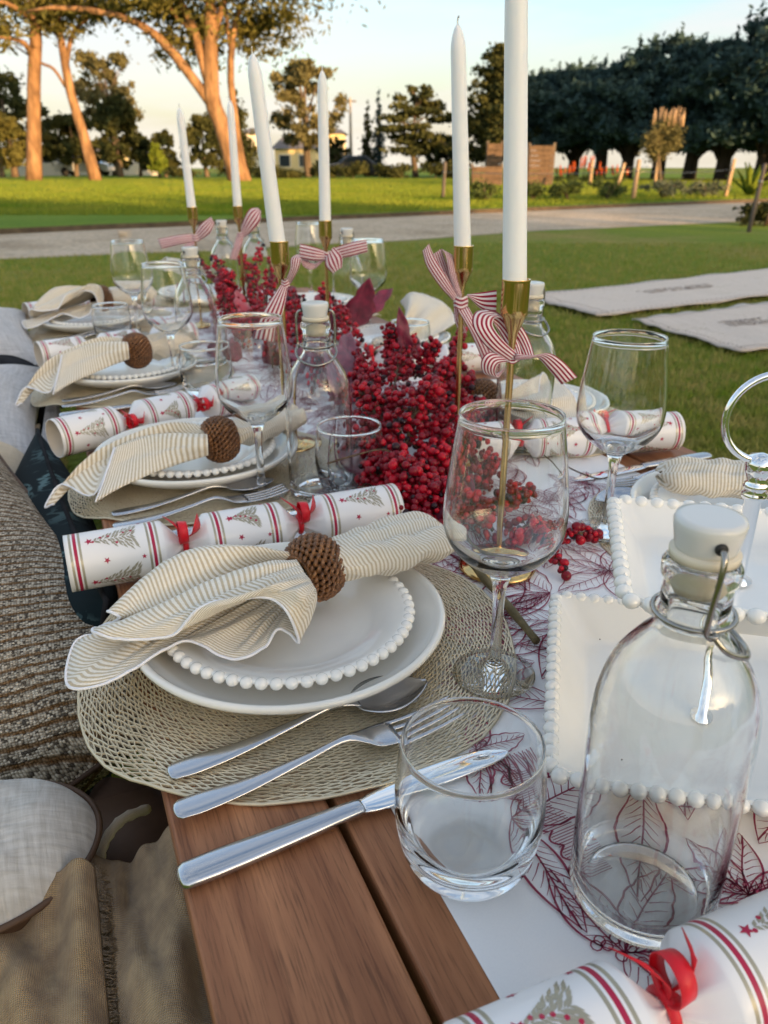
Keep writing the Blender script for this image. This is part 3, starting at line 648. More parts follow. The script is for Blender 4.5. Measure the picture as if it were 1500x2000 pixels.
for k in range(8):
    mb = MB(); mb.box((-L / 2 + L * k / 7, 0, .56), (.14, .14, .56)); obj('pier', mb, MT['wall_white'], t, smooth=False)
p0 = F(686, 330, 70); p0.z = .05
t = thing('utility_pole', 'tall pale utility pole in the middle distance', 'pole', p0)
h = F(686, 192, 70).z
mb = MB(); mb.tube([(0, 0, 0), (0, 0, h)], [.16, .10], 8); obj('pole', mb, MT['pole'], t)
mb = MB(); mb.box((0, 0, h - .25), (.5, .06, .06)); obj('crossarm', mb, MT['post_grey'], t, smooth=False)
def car(label, px, D, paint, rz):
    p = F(px, 340, D); p.z = .08; t = thing('parked_car', label, 'car', p, rz, None)
    prof = [(-2.1, .35), (-2.1, .85), (-1.3, .95), (-.8, 1.42), (.7, 1.45), (1.3, .98), (2.05, .85), (2.1, .35)]
    mb = MB(); mb.add([(x, -.85, z) for x, z in prof] + [(x, .85, z) for x, z in prof], [tuple(range(8)), tuple(range(15, 7, -1))] + [(i, i + 8, (i + 1) % 8 + 8, (i + 1) % 8) for i in range(8)]); bevel(obj('body', mb, paint, t, smooth=False), .08)
    for s in (-1, 1):
        mb = MB(); mb.add([(-.98, s * .862, 1.0), (-.68, s * .862, 1.36), (.62, s * .862, 1.38), (1.05, s * .862, 1.0)], [(0, 1, 2, 3)]); obj('window', mb, MT['pane'], t, smooth=False)
        for x in (-1.3, 1.3):
            mb = MB(); mb.lathe([(0, -.1), (.32, -.1), (.33, 0), (.32, .1), (0, .1)], 14); mb.xf(Matrix.Translation((x, s * .8, .33)) @ Matrix.Rotation(PI / 2, 4, 'X')); obj('wheel', mb, MT['tyre'], t)
    return t
car('dark parked car at the foot of the utility pole', 694, 64, MT['car_dark'], -YAW + .2)
car('pale blue-white car parked behind the leaning pine', 168, 66, MT['car_white'], -YAW)

# ------------------------------------------------------------------ right-hand garden bed
def post(label, px, ptop, pbase, m, lean=0.0, w=.06, grp='timber fence posts by the garden bed', z=0.07):
    b = at(px, pbase, z); dist = b.dot(_hf); h = far(px, ptop, dist).z - z
    t = thing('fence_post', label, 'post', b, random.uniform(0, 1), grp)
    mb = MB(); rows_ = [(0, 0), (.5, .5), (1, 1)]
    mb.tube([(lean * h * f, 0, h * f) for f in (-.1, .3, .7, 1)], [w, w * .97, w * .95, w * .9], 7); obj('shaft', mb, m, t)
    mb = MB(); mb.tube([(lean * h * .72, 0, h * .72 - .012), (lean * h * .72, 0, h * .72 + .012)], [w * 1.12] * 2, 7); obj('wire_band', mb, MT['wire'], t)
    return b, h
PO = []
PO.append(post('dark thin fence post left of the second candle', 865, 316, 388, MT['post_grey'], .05, .045))
PO.append(post('orange lit fence post just behind the tallest candle', 1029, 312, 362, MT['post'], 0, .07))
PO.append(post('timber fence post among the orange torch lilies', 1152, 312, 362, MT['post'], .02, .07))
PO.append(post('leaning timber fence post right of the torch lilies', 1206, 318, 366, MT['post'], .25, .06))
PO.append(post('nearer fence post below the round clipped tree', 1236, 312, 391, MT['post'], .1, .055))
PO.append(post('far fence post right under the clipped tree', 1278, 308, 362, MT['post'], .02, .07))
PO.append(post('timber fence post left of the pale agave', 1416, 310, 386, MT['post'], .12, .05))
PO.append(post('dark leaning stake beside the right-edge shrub', 1465, 320, 442, MT['post_grey'], .25, .03))
for k, (i, j) in enumerate([(0, 4), (4, 6), (1, 2), (2, 5)]):
    mb = MB()
    (a, ha), (b, hb) = PO[i], PO[j]
    A = a + Vector((0, 0, ha * .72)); B = b + Vector((0, 0, hb * .72)); mb.tube([lerp(A, B, f) - Vector((0, 0, .05 * math.sin(f * PI))) for f in np.linspace(0, 1, 9)], .006, 5)
    tag(obj('fence_wire', mb, MT['wire']), ['thin wire between the dark post and the nearer timber post', 'thin wire between the nearer post and the agave post', 'thin wire between the candle post and torch lily post', 'thin wire between the torch lily post and clipped tree post'][k], 'wire', 'fence wires')
def shrub(label, px, pb, w, hpx, m, n=1800, size=.035, name='shrub', grp=None, z=.07):
    b = at(px, pb, z); dist = b.dot(_hf); H = far(px, pb - hpx, dist).z - z; W_ = w / 2 / FPX * dist * .92; rnd = random.Random(px)
    t = thing(name, label, 'shrub', b, 0, grp)
    mb = MB()
    for k in range(4): mb.tube([(0, 0, -.02), (rnd.uniform(-.4, .4) * W_, rnd.uniform(-.2, .2), H * .7)], [.02, .008], 5)
    obj('stem', mb, MT['bark'], t)
    cl = [(Vector((rnd.uniform(-.85, .85) * W_ * _r.x, rnd.uniform(-.85, .85) * W_ * .6, rnd.uniform(.25, .8) * H)), W_ * .35, H * .22) for _ in range(12)]
    link('foliage', leaf_mesh('foliage', cl, n, size, m), t); return t
sg = 'low shrubs in the garden bed by the road'
shrub('low dark rosemary-like shrub left of the tallest candle', 950, 393, 90, 42, MT['bush_leaf'], grp=sg)
shrub('low dark shrub right behind the tallest candle', 1040, 392, 80, 38, MT['bush_leaf'], grp=sg)
shrub('low shrub below the orange torch lilies', 1110, 392, 90, 40, MT['bush_leaf'], grp=sg)
shrub('low shrub between torch lilies and nearer fence post', 1185, 391, 80, 40, MT['bush_leaf'], grp=sg)
shrub('grey green low shrub right of the nearer fence post', 1295, 388, 90, 40, MT['grey_leaf'], grp=sg)
shrub('grey green low shrub left of the agave post', 1375, 386, 80, 36, MT['grey_leaf'], grp=sg)
shrub('rounded dark shrub at the right edge beside the road', 1492, 441, 90, 46, MT['dark_leaf'], 3500, .03, z=.0)
# agave
b = at(1462, 384, .07); t = thing('agave', 'pale yellow-green agave at the right edge of the bed', 'plant', b)
for k in range(18):
    a = k * 2.4; e = R(20 + (k % 5) * 13); d = Vector((math.cos(a) * math.cos(e), math.sin(a) * math.cos(e), math.sin(e))); L = .75
    mb = MB(); s = Vector((-math.sin(a), math.cos(a), 0)); P = []
    for f, w in ((0, .05), (.35, .075), (.7, .05), (1, .004)):
        c = d * L * f + Vector((0, 0, .12 * math.sin(f * 2.2))); P.append([c - s * w, c - Vector((0, 0, .02)), c + s * w])
    mb.grid(P); solid(obj('leaf', mb, MT['lime_leaf'], t), .012)
# clipped tree with its spiky sunlit top
b = at(1290, 362, .07); dist = b.dot(_hf); t = thing('clipped_tree', 'round clipped tree with spiky sunlit top before the windbreak', 'tree', b)
S = lambda px, py: far(px, py, dist) - b
mb = MB(); mb.tube([(0, 0, 0), S(1285, 300), S(1288, 250)], [.09, .07, .03], 7); obj('trunk', mb, MT['bark'], t)
cl = [(S(px, py) + _hf * random.uniform(-.4, .4), .36, .30) for px, py in ((1268, 268), (1290, 262), (1312, 262), (1275, 290), (1300, 288), (1318, 280), (1262, 285), (1290, 245), (1310, 248), (1285, 305))]
link('crown', leaf_mesh('crown', cl, 6000, .055, MT['gum_leaf']), t)
mb = MB()
for k in range(46):
    p = S(random.uniform(1270, 1332), random.uniform(240, 250)) + _hf * random.uniform(-.4, .4); mb.tube([p, p + Vector((random.uniform(-.05, .05), 0, random.uniform(.35, .65)))], [.022, .012], 5)
stuff(obj('shoots', mb, MT['post'], t))
# torch lilies
for k, (px, pb, hp, n_) in enumerate([(1092, 356, 36, 6), (1118, 357, 42, 6), (1142, 356, 52, 8), (1170, 357, 40, 5), (1208, 357, 36, 5), (1060, 357, 30, 3)]):
    b = at(px, pb, .07); dist = b.dot(_hf); H = far(px, pb - hp, dist).z - .07
    nm = ['left of the lily group', 'second in the lily group', 'tallest in the middle of the lily group', 'right of the tallest lily', 'beside the leaning fence post', 'nearest the wooden screen'][k]
    t = thing('torch_lily', f'orange red torch lily {nm}', 'flower', b, 0, 'orange torch lilies')
    for j in range(n_):
        q = Vector((random.uniform(-.28, .28), random.uniform(-.28, .28), 0)); h_ = H * random.uniform(.65, 1)
        mb = MB(); mb.tube([q * .3, q + Vector((0, 0, h_))], [.015, .012], 5); st = obj('stalk', mb, MT['bush_leaf'], t)
        mb = MB(); mb.tube([q + Vector((0, 0, h_ * .55)), q + Vector((0, 0, h_ * .7)), q + Vector((0, 0, h_ * .95)), q + Vector((0, 0, h_ * 1.04))], [.022, .045, .036, .01], 7); obj('flower_spike', mb, MT['poker'], t)
    link('foliage', leaf_mesh('foliage', [(Vector((0, 0, .15)), .35, .18)], 300, .09, MT['bush_leaf'], aspect=.2), t)
# wooden screen and low planter box
def slats(name, label, px0, px1, ptop, pbase, D, n, dep=.5):
    a = F(px0, pbase, D); b2 = F(px1, pbase, D); a.z = b2.z = .07; H = F(px0, ptop, D).z - .07; L = (b2 - a).length; ang = math.atan2((b2 - a).y, (b2 - a).x)
    t = thing(name, label, 'planter' if 'planter' in name else 'screen', (a + b2) / 2, ang)
    for k in range(n):
        mb = MB(); hh = H / n; mb.box((random.uniform(-.02, .02), random.uniform(-.01, .01), hh * (k + .5)), (L / 2, .02, hh * .46)); obj('slat', mb, MT['screen'], t, smooth=False)
        if dep:
            for s in (-1, 1):
                mb = MB(); mb.box((s * (L / 2 - .02), dep / 2 + .03, hh * (k + .5)), (.02, dep / 2, hh * .46)); obj('side_slat', mb, MT['screen'], t, smooth=False)
    for s in (-1, 1):
        mb = MB(); mb.box((s * L / 2, .06, H / 2 + .05), (.05, .035, H / 2 + .05)); obj('upright', mb, MT['post_grey'], t, smooth=False)
slats('slatted_screen', 'brown slatted timber screen behind the tallest candle', 1030, 1078, 284, 352, 34, 8)
slats('planter_box', 'low timber planter box left of the slatted screen', 922, 980, 325, 345, 34, 3)
slats('crate_planter', 'tall narrow timber crate between the nearest candles', 950, 978, 280, 345, 36, 6)

# ------------------------------------------------------------------ canvas mats on the lawn
def lawn_mat(label, corners, seed):
    c0, c1, c2, c3 = [Vector(c) for c in corners]; ctr = (c0 + c1 + c2 + c3) / 4; t = thing('canvas_mat', label, 'mat', (ctr.x, ctr.y, 0), 0, 'canvas mats on the lawn')
    P = []; UV = []
    for i in range(41):
        row = []; ur = []
        for j in range(25):
            u, v = i / 40, j / 24; p = lerp(lerp(c0, c3, u), lerp(c1, c2, u), v) - ctr
            e = min(u, 1 - u, v, 1 - v); z = .030 + .007 * mnoise.noise(Vector((u * 5 + seed, v * 4, 0))) + .015 * max(0, .06 - e) / .06 * (mnoise.noise(Vector((u * 9, v * 9, seed))) + .2)
            row.append((p.x, p.y, z)); ur.append((u * 2.4, v * 1.2))
        P.append(row); UV.append(ur)
    mb = MB(); mb.grid(P, uv=UV, flip=True); solid(obj('canvas', mb, MT['jute_mat'], t), .006)
    mb = MB(); rnd = random.Random(seed)
    def S(u, v):
        p = lerp(lerp(c0, c3, u), lerp(c1, c2, u), v) - ctr; i, j = u * 40, v * 24; z = P[min(40, int(i + .5))][min(24, int(j + .5))][2]; return Vector((p.x, p.y, z + .008))
    for k in range(80):
        u, v = .28 + .24 * ((k * .618) % 1) + rnd.uniform(-.01, .01), .36 + .06 * (k % 3) + rnd.uniform(-.01, .01)
        if not (.06 < u < .94 and .06 < v < .94): continue
        a = rnd.uniform(0, 2 * PI); d = .007
        pts = catmull([S(u + d * math.cos(a + q), v + d * 1.6 * math.sin(a + q * 1.3)) for q in (0, .8, 1.9, 2.6, 3.6)], 12)
        mb.tube(pts, [.0015 + .0028 * math.sin(PI * i / 11) for i in range(12)], 4, flat=.25)
    stuff(obj('printed_scrolls', mb, MT['mat_print'], t))
    mb = MB()
    for edge in (0, 1):
        for k in range(60):
            u = (k + .3) / 60; q = .055 if edge == 0 else .945
            mb.tube([S(u, q), S(u + .008, q)], .004, 4, flat=.3)
    for k in range(30):
        v = (k + .3) / 30; mb.tube([S(.035, v), S(.035, min(1, v + .016))], .004, 4, flat=.3)
    stuff(obj('stitching', mb, MT['mat_print'], t))
lawn_mat('pale printed canvas mat farther out on the lawn', [at(1022, 588, 0), at(1165, 628, 0), at(1700, 563, 0), at(1560, 526, 0)], 3)
lawn_mat('pale canvas mat with stitched edge nearer the table', [at(1232, 636, 0), at(1442, 700, 0), at(1800, 664, 0), at(1560, 593, 0)], 11)

# ================================================================== TABLE
TZ = 0.40; X0, X1, Y0, Y1 = 0.016, 0.840, -0.20, 2.62
table = thing('picnic_table', 'low brown slatted timber picnic table running away from the camera', 'table', (0, 0, 0))
pw = (X1 - X0) / 8
for k in range(8):
    g = .0025; mb = MB(); mb.box((0, 0, -.011), (pw / 2 - g, (Y1 - Y0) / 2, .011)); o = bevel(obj('plank', mb, MT['wood'], table, smooth=False), .0025, 2)
    o.location = (X0 + pw * (k + .5), (Y0 + Y1) / 2, TZ)
for s, x in ((0, X0 + .07), (1, X1 - .07)):
    mb = MB(); mb.box((0, 0, 0), (.012, (Y1 - Y0) / 2 - .08, .03)); o = obj('apron', mb, MT['wood'], table, smooth=False); o.location = (x, (Y0 + Y1) / 2, TZ - .054)
    for y in (Y0 + .15, (Y0 + Y1) / 2, Y1 - .15):
        mb = MB(); mb.box((0, 0, 0), (.03, .03, (TZ - .084) / 2)); o = bevel(obj('leg', mb, MT['wood'], table, smooth=False), .004); o.location = (x, y, (TZ - .084) / 2)
for y in (Y0 + .15, (Y0 + Y1) / 2, Y1 - .15):
    mb = MB(); mb.box((0, 0, 0), ((X1 - X0) / 2 - .085, .02, .02)); o = obj('crossbar', mb, MT['wood'], table, smooth=False); o.location = ((X0 + X1) / 2, y, TZ - .044)

# paper runner with its red line drawing
RX0, RX1 = 0.152, 0.700
runner = thing('paper_runner', 'white paper table runner with crimson botanical line drawing', 'runner', ((RX0 + RX1) / 2, 1.2, TZ))
P = []; 
for i in range(60):
    y = -0.19 + i * (2.78 / 59); P.append([(x - (RX0 + RX1) / 2, y - 1.2, .0012 + .0009 * mnoise.noise(Vector((x * 9, y * 5, 0)))) for x in np.linspace(RX0, RX1, 14)])
mb = MB(); mb.grid(P, flip=True); obj('paper', mb, MT['paper'], runner)
pr = MB(); rnd = random.Random(5)
def stroke(pts, w):
    n = len(pts); rows_ = []
    for i in range(n):
        a = pts[max(0, i - 1)]; b = pts[min(n - 1, i + 1)]; d = (b - a); d.normalize() if d.length > 1e-9 else None; s = Vector((-d.y, d.x)) * (w[i] if hasattr(w, '__len__') else w)
        s *= .85; rows_.append([(pts[i].x - s.x, pts[i].y - s.y, .0028), (pts[i].x + s.x, pts[i].y + s.y, .0028)])
    pr.grid(rows_, flip=True)
def inside(p): return abs(p.x) < (RX1 - RX0) / 2 - .055 and -1.36 < p.y < 1.34
def leafdraw(c, a, L, Wd, w=.0006, veins=9, style=0):
    ca, sa = math.cos(a), math.sin(a); T_ = lambda u, v: Vector((c.x + ca * u - sa * v, c.y + sa * u + ca * v))
    if not (inside(T_(0, 0)) and inside(T_(L, 0))): return
    ww = lambda n: [w * (.5 + .9 * math.sin(PI * i / (n - 1))) for i in range(n)]
    for s in (-1, 1):
        out = [T_(L * f, s * Wd * (math.sin(PI * f ** .85) + (.12 * abs(math.sin(f * 16)) if style else 0))) for f in np.linspace(0, 1, 18)]; stroke(out, ww(18))
        for k in range(veins):
            f = (k + .6) / veins * .85; tip = f + .12; vv = s * Wd * math.sin(PI * min(1, tip) ** .85) * rnd.uniform(.7, .97)
            stroke([T_(L * f, s * .0004), T_(L * (f + tip) / 2 + .001, vv * .55), T_(L * tip, vv)], [w * .7, w * .5, w * .25])
    stroke([T_(L * f, .0015 * math.sin(f * 5)) for f in np.linspace(0, .97, 8)], w)
def flower(c, n, L, w=.0006):
    a0 = rnd.uniform(0, 6.28)
    for k in range(n): leafdraw(c, a0 + 2 * PI * k / n + rnd.uniform(-.15, .15), L * rnd.uniform(.8, 1.1), L * .2, w, 8, k % 2)
    for k in range(7):
        q = c + Vector((rnd.uniform(-.012, .012), rnd.uniform(-.012, .012))); 
        if inside(q): stroke([q + Vector((.003 * math.cos(t_), .003 * math.sin(t_))) for t_ in np.linspace(0, 6.28, 10)], .0005)
for gy in np.arange(-1.36, 1.36, .078):
    for gx in (-.19, -.115, -.04, .04, .115, .19):
        c = Vector((gx + rnd.uniform(-.025, .025), gy + rnd.uniform(-.03, .03)))
        if not inside(c): continue
        if rnd.random() < .45: flower(c, rnd.choice((5, 6, 7)), rnd.uniform(.045, .075))
        else:
            for q in range(3): leafdraw(c, rnd.uniform(0, 6.28), rnd.uniform(.06, .11), rnd.uniform(.012, .022), .0007, 12, q % 2)
# pinecone-like scalloped motif by the near glass and hatching beside the bottle
m0 = Vector((.245 - (RX0 + RX1) / 2, .30 - 1.2))
for k in range(7):
    c = m0 + Vector((-.012 + .004 * math.sin(k), -.052 + .0125 * k)); stroke([c + Vector((-.006 * math.sin(t_), .0125 * (t_ / PI))) for t_ in np.linspace(0, PI, 8)], .0008)
    for j in range(6): stroke([c + Vector((-.004, .002 * j)), c + Vector((.018, .002 * j + .001))], .00035)
for k in range(11):
    b0 = Vector((.225 + .004 * k - (RX0 + RX1) / 2, .352 - 1.2)); e0 = b0 + Vector((rnd.uniform(-.012, .004), -rnd.uniform(.018, .034)))
    stroke([b0, lerp(b0, e0, .5) + Vector((.002, 0)), e0, e0 + Vector((.002, .003)), lerp(b0, e0, .4) + Vector((.0035, 0)), b0 + Vector((.003, .002))], .0006)
for k in range(16):
    stroke([Vector((.300 + k * .004 - (RX0 + RX1) / 2, .175 - 1.2)), Vector((.315 + k * .004 - (RX0 + RX1) / 2, .208 - 1.2))], .0005)
    stroke([Vector((.300 - (RX0 + RX1) / 2 + k * .001, .176 - 1.2 + k * .002)), Vector((.372 - (RX0 + RX1) / 2, .174 - 1.2 + k * .002))], .0004)
obj('line_drawing', pr, MT['print_red'], runner, smooth=False)

# ================================================================== TABLEWARE PROTOTYPES
HID = []                       # prototypes are placed as the first real instance
# ---- placemat
def make_placemat():
    t = thing('placemat', '', 'placemat')
    mb = MB(); rnd = random.Random(3); nr, na = 58, 70; R0, R1 = .092, .186
    def droop(x): return -max(0, -x - .14) ** 1.25 * 1.1
    nodes = []
    for i in range(nr):
        r = lerp(R0, R1, i / (nr - 1)); row = []
        for j in range(na):
            a = 2 * PI * (j + .5 * (i % 2) + rnd.uniform(-.24, .24) + .02 * i) / na; rr = r + rnd.uniform(-.0006, .0006) + .0025 * math.sin(a * 5 + 1) * (i / nr)
            x, y = rr * math.cos(a), rr * math.sin(a); row.append(Vector((x, y, .0012 + droop(x) + .0012 * math.sin(a * 7))))
        nodes.append(row)
    for i in range(nr - 1):
        for j in range(na):
            for dj in (0, 1):
                k = (j + dj) % na if i % 2 else (j - 1 + dj) % na
                p, q = nodes[i][j], nodes[i + 1][k]; d = (q - p); n_ = Vector((-d.y, d.x, 0)).normalized() * rnd.uniform(.00032, .00066); h = Vector((0, 0, .0009))
                mb.add([p - n_ - h, p + n_ - h, p + n_ + h, p - n_ + h, q - n_ - h, q + n_ - h, q + n_ + h, q - n_ + h], [(3, 2, 6, 7), (0, 3, 7, 4), (2, 1, 5, 6), (1, 0, 4, 5)])
    stuff(obj('lattice', mb, MT['placemat'], t, smooth=False))
    mb = MB(); mb.tube(nodes[-1], .0013, 6, closed=True); obj('rim', mb, MT['placemat_rim'], t)
    mb = MB(); mb.lathe([(0, .0002), (.097, .0002), (.097, .0018), (0, .0018)], 48); obj('centre_disc', mb, MT['placemat'], t, smooth=False)
    return t
# ---- plates
def make_dinner():
    t = thing('dinner_plate', '', 'plate')
    mb = MB(); mb.lathe([(0, .003), (.066, .003), (.070, 0), (.078, 0), (.082, .003), (.108, .009), (.126, .019), (.1315, .0235), (.133, .0265), (.1325, .029), (.130, .0298), (.1275, .029), (.1255, .0265), (.119, .0185), (.106, .0115), (.094, .0088), (.08, .008), (0, .0078)], 96); obj('plate_body', mb, MT['ceramic'], t); return t
bead_me = None
def bead_mesh():
    global bead_me
    if bead_me is None:
        mb = MB(); n = 9; mb.lathe([(0 if i in (0, n) else .0052 * math.sin(PI * i / n), -.0046 * math.cos(PI * i / n)) for i in range(n + 1)], 14); bead_me = mb.mesh('bead', MT['ceramic_white'])
    return bead_me
def make_side():
    t = thing('beaded_plate', '', 'plate')
    mb = MB(); mb.lathe([(0, .003), (.050, .003), (.053, 0), (.058, 0), (.061, .003), (.078, .008), (.097, .0155), (.104, .0175), (.1055, .0195), (.104, .0212), (.098, .0205), (.083, .0145), (.074, .0095), (.068, .0078), (.058, .0072), (0, .007)], 96); obj('plate_body', mb, MT['ceramic_white'], t)
    for k in range(58):
        a = 2 * PI * k / 58; o = link('bead', bead_mesh(), t); o.location = (.1038 * math.cos(a), .1038 * math.sin(a), .0186); o.rotation_euler = (0, 0, a)
    return t
# ---- glassware
def closed_lathe(outer, inner, seg=64):
    mb = MB(); mb.lathe(outer + inner[::-1], seg); return mb
def smoothprof(P, n): return [(max(0.0, p.x), p.y) for p in catmull([Vector((a, b, 0)) for a, b in P], n)]
def make_wine():
    t = thing('wine_glass', '', 'wine glass')
    foot = [(0, 0), (.0325, 0), (.0335, .0008), (.033, .0016), (.024, .0028), (.014, .0042), (.0085, .0070), (.0060, .0125), (.0050, .020)]
    stem = [(.0046, .03), (.0043, .05), (.0046, .068), (.0056, .082)]
    bowl = smoothprof([(.0056, .082), (.0095, .0925), (.0200, .1000), (.0330, .110), (.0425, .124), (.0455, .140), (.0447, .158), (.0416, .184), (.0368, .2180)], 44)
    inn = smoothprof([(0, .0985), (.010, .0995), (.020, .1035), (.0315, .1125), (.0412, .1255), (.0442, .141), (.0435, .158), (.0405, .184), (.0358, .2180)], 40)
    mb = closed_lathe(foot + stem + bowl[1:] + [(.0363 + .00075 * math.cos(q), .2184 + .0008 * math.sin(q)) for q in np.linspace(0, PI, 9)], inn); obj('glass_body', mb, MT['glass'], t); return t
def make_tumbler():
    t = thing('tumbler', '', 'tumbler')
    out = [(0, .0005), (.022, .0005), (.0255, 0)] + smoothprof([(.028, .0008), (.0335, .006), (.0385, .016), (.0420, .034), (.0428, .052), (.0415, .072), (.0395, .0885)], 30)
    inn = smoothprof([(0, .0135), (.018, .0138), (.028, .016), (.0345, .0225), (.0395, .036), (.0413, .052), (.0401, .072), (.0381, .0888)], 32)
    mb = closed_lathe(out + [(.0388 + .0009 * math.cos(q), .0888 + .0010 * math.sin(q)) for q in np.linspace(0, PI, 9)], inn); obj('glass_body', mb, MT['glass'], t); return t
def make_bottle():
    t = thing('swing_top_bottle', '', 'bottle')
    out = [(0, .004), (.028, .004), (.033, .0005), (.0355, .0003), (.0385, .003)] + smoothprof([(.0400, .008), (.0403, .05), (.0403, .106), (.0401, .122), (.0385, .138), (.0335, .154), (.0240, .169), (.0175, .177), (.0158, .182)], 36) + [(.0162, .183), (.0176, .184), (.0176, .189), (.0160, .1905), (.0158, .2035), (.0176, .2055), (.0178, .2115), (.0160, .2140)]
    inn = [(0, .0085), (.03, .0075)] + smoothprof([(.0368, .012), (.0381, .05), (.0381, .106), (.0379, .121), (.0362, .137), (.0312, .153), (.0218, .168), (.0152, .177), (.0132, .184), (.0126, .195), (.0126, .213)], 36)
    mb = closed_lathe(out + [(.0135, .2145)], inn); obj('glass_body', mb, MT['glass'], t)
    mb = MB(); mb.lathe([(0, .198), (.0095, .198), (.0116, .203), (.0120, .2145), (.0128, .2150)], 32); mb.lathe([(.0128, .2150), (.0155, .2152), (.0158, .2185), (.0150, .2195), (0, .2195)], 32); obj('rubber_seal', mb, MT['rubber'], t)
    mb = MB(); mb.lathe([(0, .2190), (.0132, .2190), (.0140, .2215), (.0155, .230), (.0158, .2330), (.0150, .2352), (.0125, .2356), (0, .2338)], 40); st = obj('stopper', mb, MT['stopper'], t)
    for s in (-1, 1):
        mb = MB(); mb.lathe([(0, 0), (.0028, 0), (.0028, .0014), (0, .0014)], 16); mb.xf(Matrix.Translation((s * .0150, 0, .2265)) @ Matrix.Rotation(s * PI / 2, 4, 'Y')); obj('socket', mb, MT['black_hole'], st)
        mb = MB(); mb.tube(catmull([(s * .0140, 0, .2265), (s * .0200, 0, .2245), (s * .0222, .001, .214), (s * .0222, .002, .200), (s * .0215, .002, .188), (s * .0205, -.001, .184)], 22), .0015, 8); obj('wire_arm', mb, MT['wire'], t)
        mb = MB(); mb.tube([(s * .0212 + .0022 * math.cos(a) * s, .0022 * math.sin(a) - .001, .1865) for a in np.linspace(0, 2 * PI, 13)[:-1]], .0009, 6, closed=True); obj('wire_eye', mb, MT['wire'], t)
    mb = MB(); mb.tube([(.0186 * math.cos(a), .0186 * math.sin(a), .1865) for a in np.linspace(0, 2 * PI, 33)[:-1]], .0013, 8, closed=True); obj('wire_collar', mb, MT['wire'], t)
    mb = MB(); mb.tube(catmull([(.0212, -.001, .1865), (.0235, -.008, .179), (.017, -.0205, .172), (0, -.0265, .168), (-.017, -.0205, .172), (-.0235, -.008, .179), (-.0212, -.001, .1865)], 30), .0015, 8); obj('wire_lever', mb, MT['wire'], t)
    return t
# ---- cutlery (handle end at origin, pointing +x)
def bar(mb, S, seg=18, sq=2.05):
    P = []
    for (x, w, h, z) in S:
        row = []
        for j in range(seg):
            a = 2 * PI * j / seg; c, s = math.cos(a), math.sin(a)
            row.append((x, w * math.copysign(abs(c) ** (2 / sq), c), z + h * math.copysign(abs(s) ** (2 / sq), s)))
        P.append(row)
    mb.grid(P, cv=True, flip=True); o = len(mb.v) - len(P) * seg
    mb.f.append(tuple(o + j for j in range(seg))); mb.m.append(0)
    mb.f.append(tuple(o + (len(P) - 1) * seg + j for j in range(seg))[::-1]); mb.m.append(0); return mb
def spl(S, n): 
    X = np.linspace(0, 1, len(S)); return [tuple(r) for r in np.stack([np.interp(np.linspace(0, 1, n), X, [s[k] for s in S]) for k in range(4)], 1)]
def csp(S, n):
    A = catmull([Vector((s[0], s[1], s[2])) for s in S], n); B = catmull([Vector((s[3], 0, 0)) for s in S], n); return [(a.x, max(a.y, .0002), max(a.z, .0002), b.x) for a, b in zip(A, B)]
def make_spoon():
    t = thing('spoon', '', 'spoon')
    mb = MB(); bar(mb, [(0, .0025, .0010, .0032), (.0012, .0062, .0016, .0030)] + csp([(.004, .0082, .0018, .003), (.02, .0092, .0019, .003), (.05, .0066, .0018, .004), (.09, .0036, .0020, .0095), (.118, .0028, .0022, .0145), (.132, .0036, .0020, .013), (.142, .0055, .0012, .0108)], 24)); obj('handle', mb, MT['steel'], t)
    P = []; L = .064; x0 = .137
    for i in range(17):
        f = i / 16; w = .0215 * math.sin(PI * (f * .97 + .03) ** .82) ** .75 if 0 < f < 1 else .002; row = []
        for j in range(13):
            q = -1 + 2 * j / 12; d = .0085 * (1 - q * q) * math.sin(PI * f) ** .7; row.append((x0 + L * f, w * q, .0118 - d - .002 * f))
        P.append(row)
    mb = MB(); mb.grid(P, flip=True); solid(obj('bowl', mb, MT['steel'], t), .0013); return t
def make_fork():
    t = thing('fork', '', 'fork')
    mb = MB(); bar(mb, [(0, .0025, .0010, .0032), (.0012, .0062, .0016, .0030)] + csp([(.004, .0085, .0018, .003), (.02, .0092, .0019, .003), (.05, .0066, .0018, .004), (.09, .0036, .0020, .0095), (.118, .0030, .0022, .0145), (.132, .0070, .0014, .0115), (.142, .0115, .0010, .008), (.158, .0128, .0009, .0066)], 28)); obj('handle', mb, MT['steel'], t)
    for k in range(4):
        y = (-1.5 + k) * .0071; mb = MB(); bar(mb, csp([(.154, .0024, .0009, .0066), (.170, .0020, .0009, .0062), (.188, .0017, .0008, .0078), (.203, .0014, .0007, .0108), (.209, .0005, .0004, .0122)], 10), 8); mb.xf(Matrix.Translation((0, y, 0))); obj('tine', mb, MT['steel'], t)
    return t
def make_knife():
    t = thing('table_knife', '', 'knife')
    mb = MB(); bar(mb, [(0, .0035, .0022, .0046), (.0015, .0078, .0038, .0046)] + csp([(.005, .0096, .0044, .0048), (.03, .0100, .0046, .005), (.07, .0084, .0043, .0052), (.10, .0070, .0040, .0055), (.112, .0064, .0038, .0055), (.118, .0058, .0030, .0055)], 20), 20, 2.3); obj('handle', mb, MT['steel'], t)
    mb = MB(); S = csp([(.117, .0062, .0014, .0055), (.13, .0088, .0012, .0052), (.16, .0098, .0010, .0046), (.19, .0102, .0009, .004), (.215, .0085, .0008, .0034), (.228, .0048, .0006, .003), (.233, .0008, .0004, .003)], 22); bar(mb, S, 10, 2.0); obj('blade', mb, MT['chrome'], t); return t
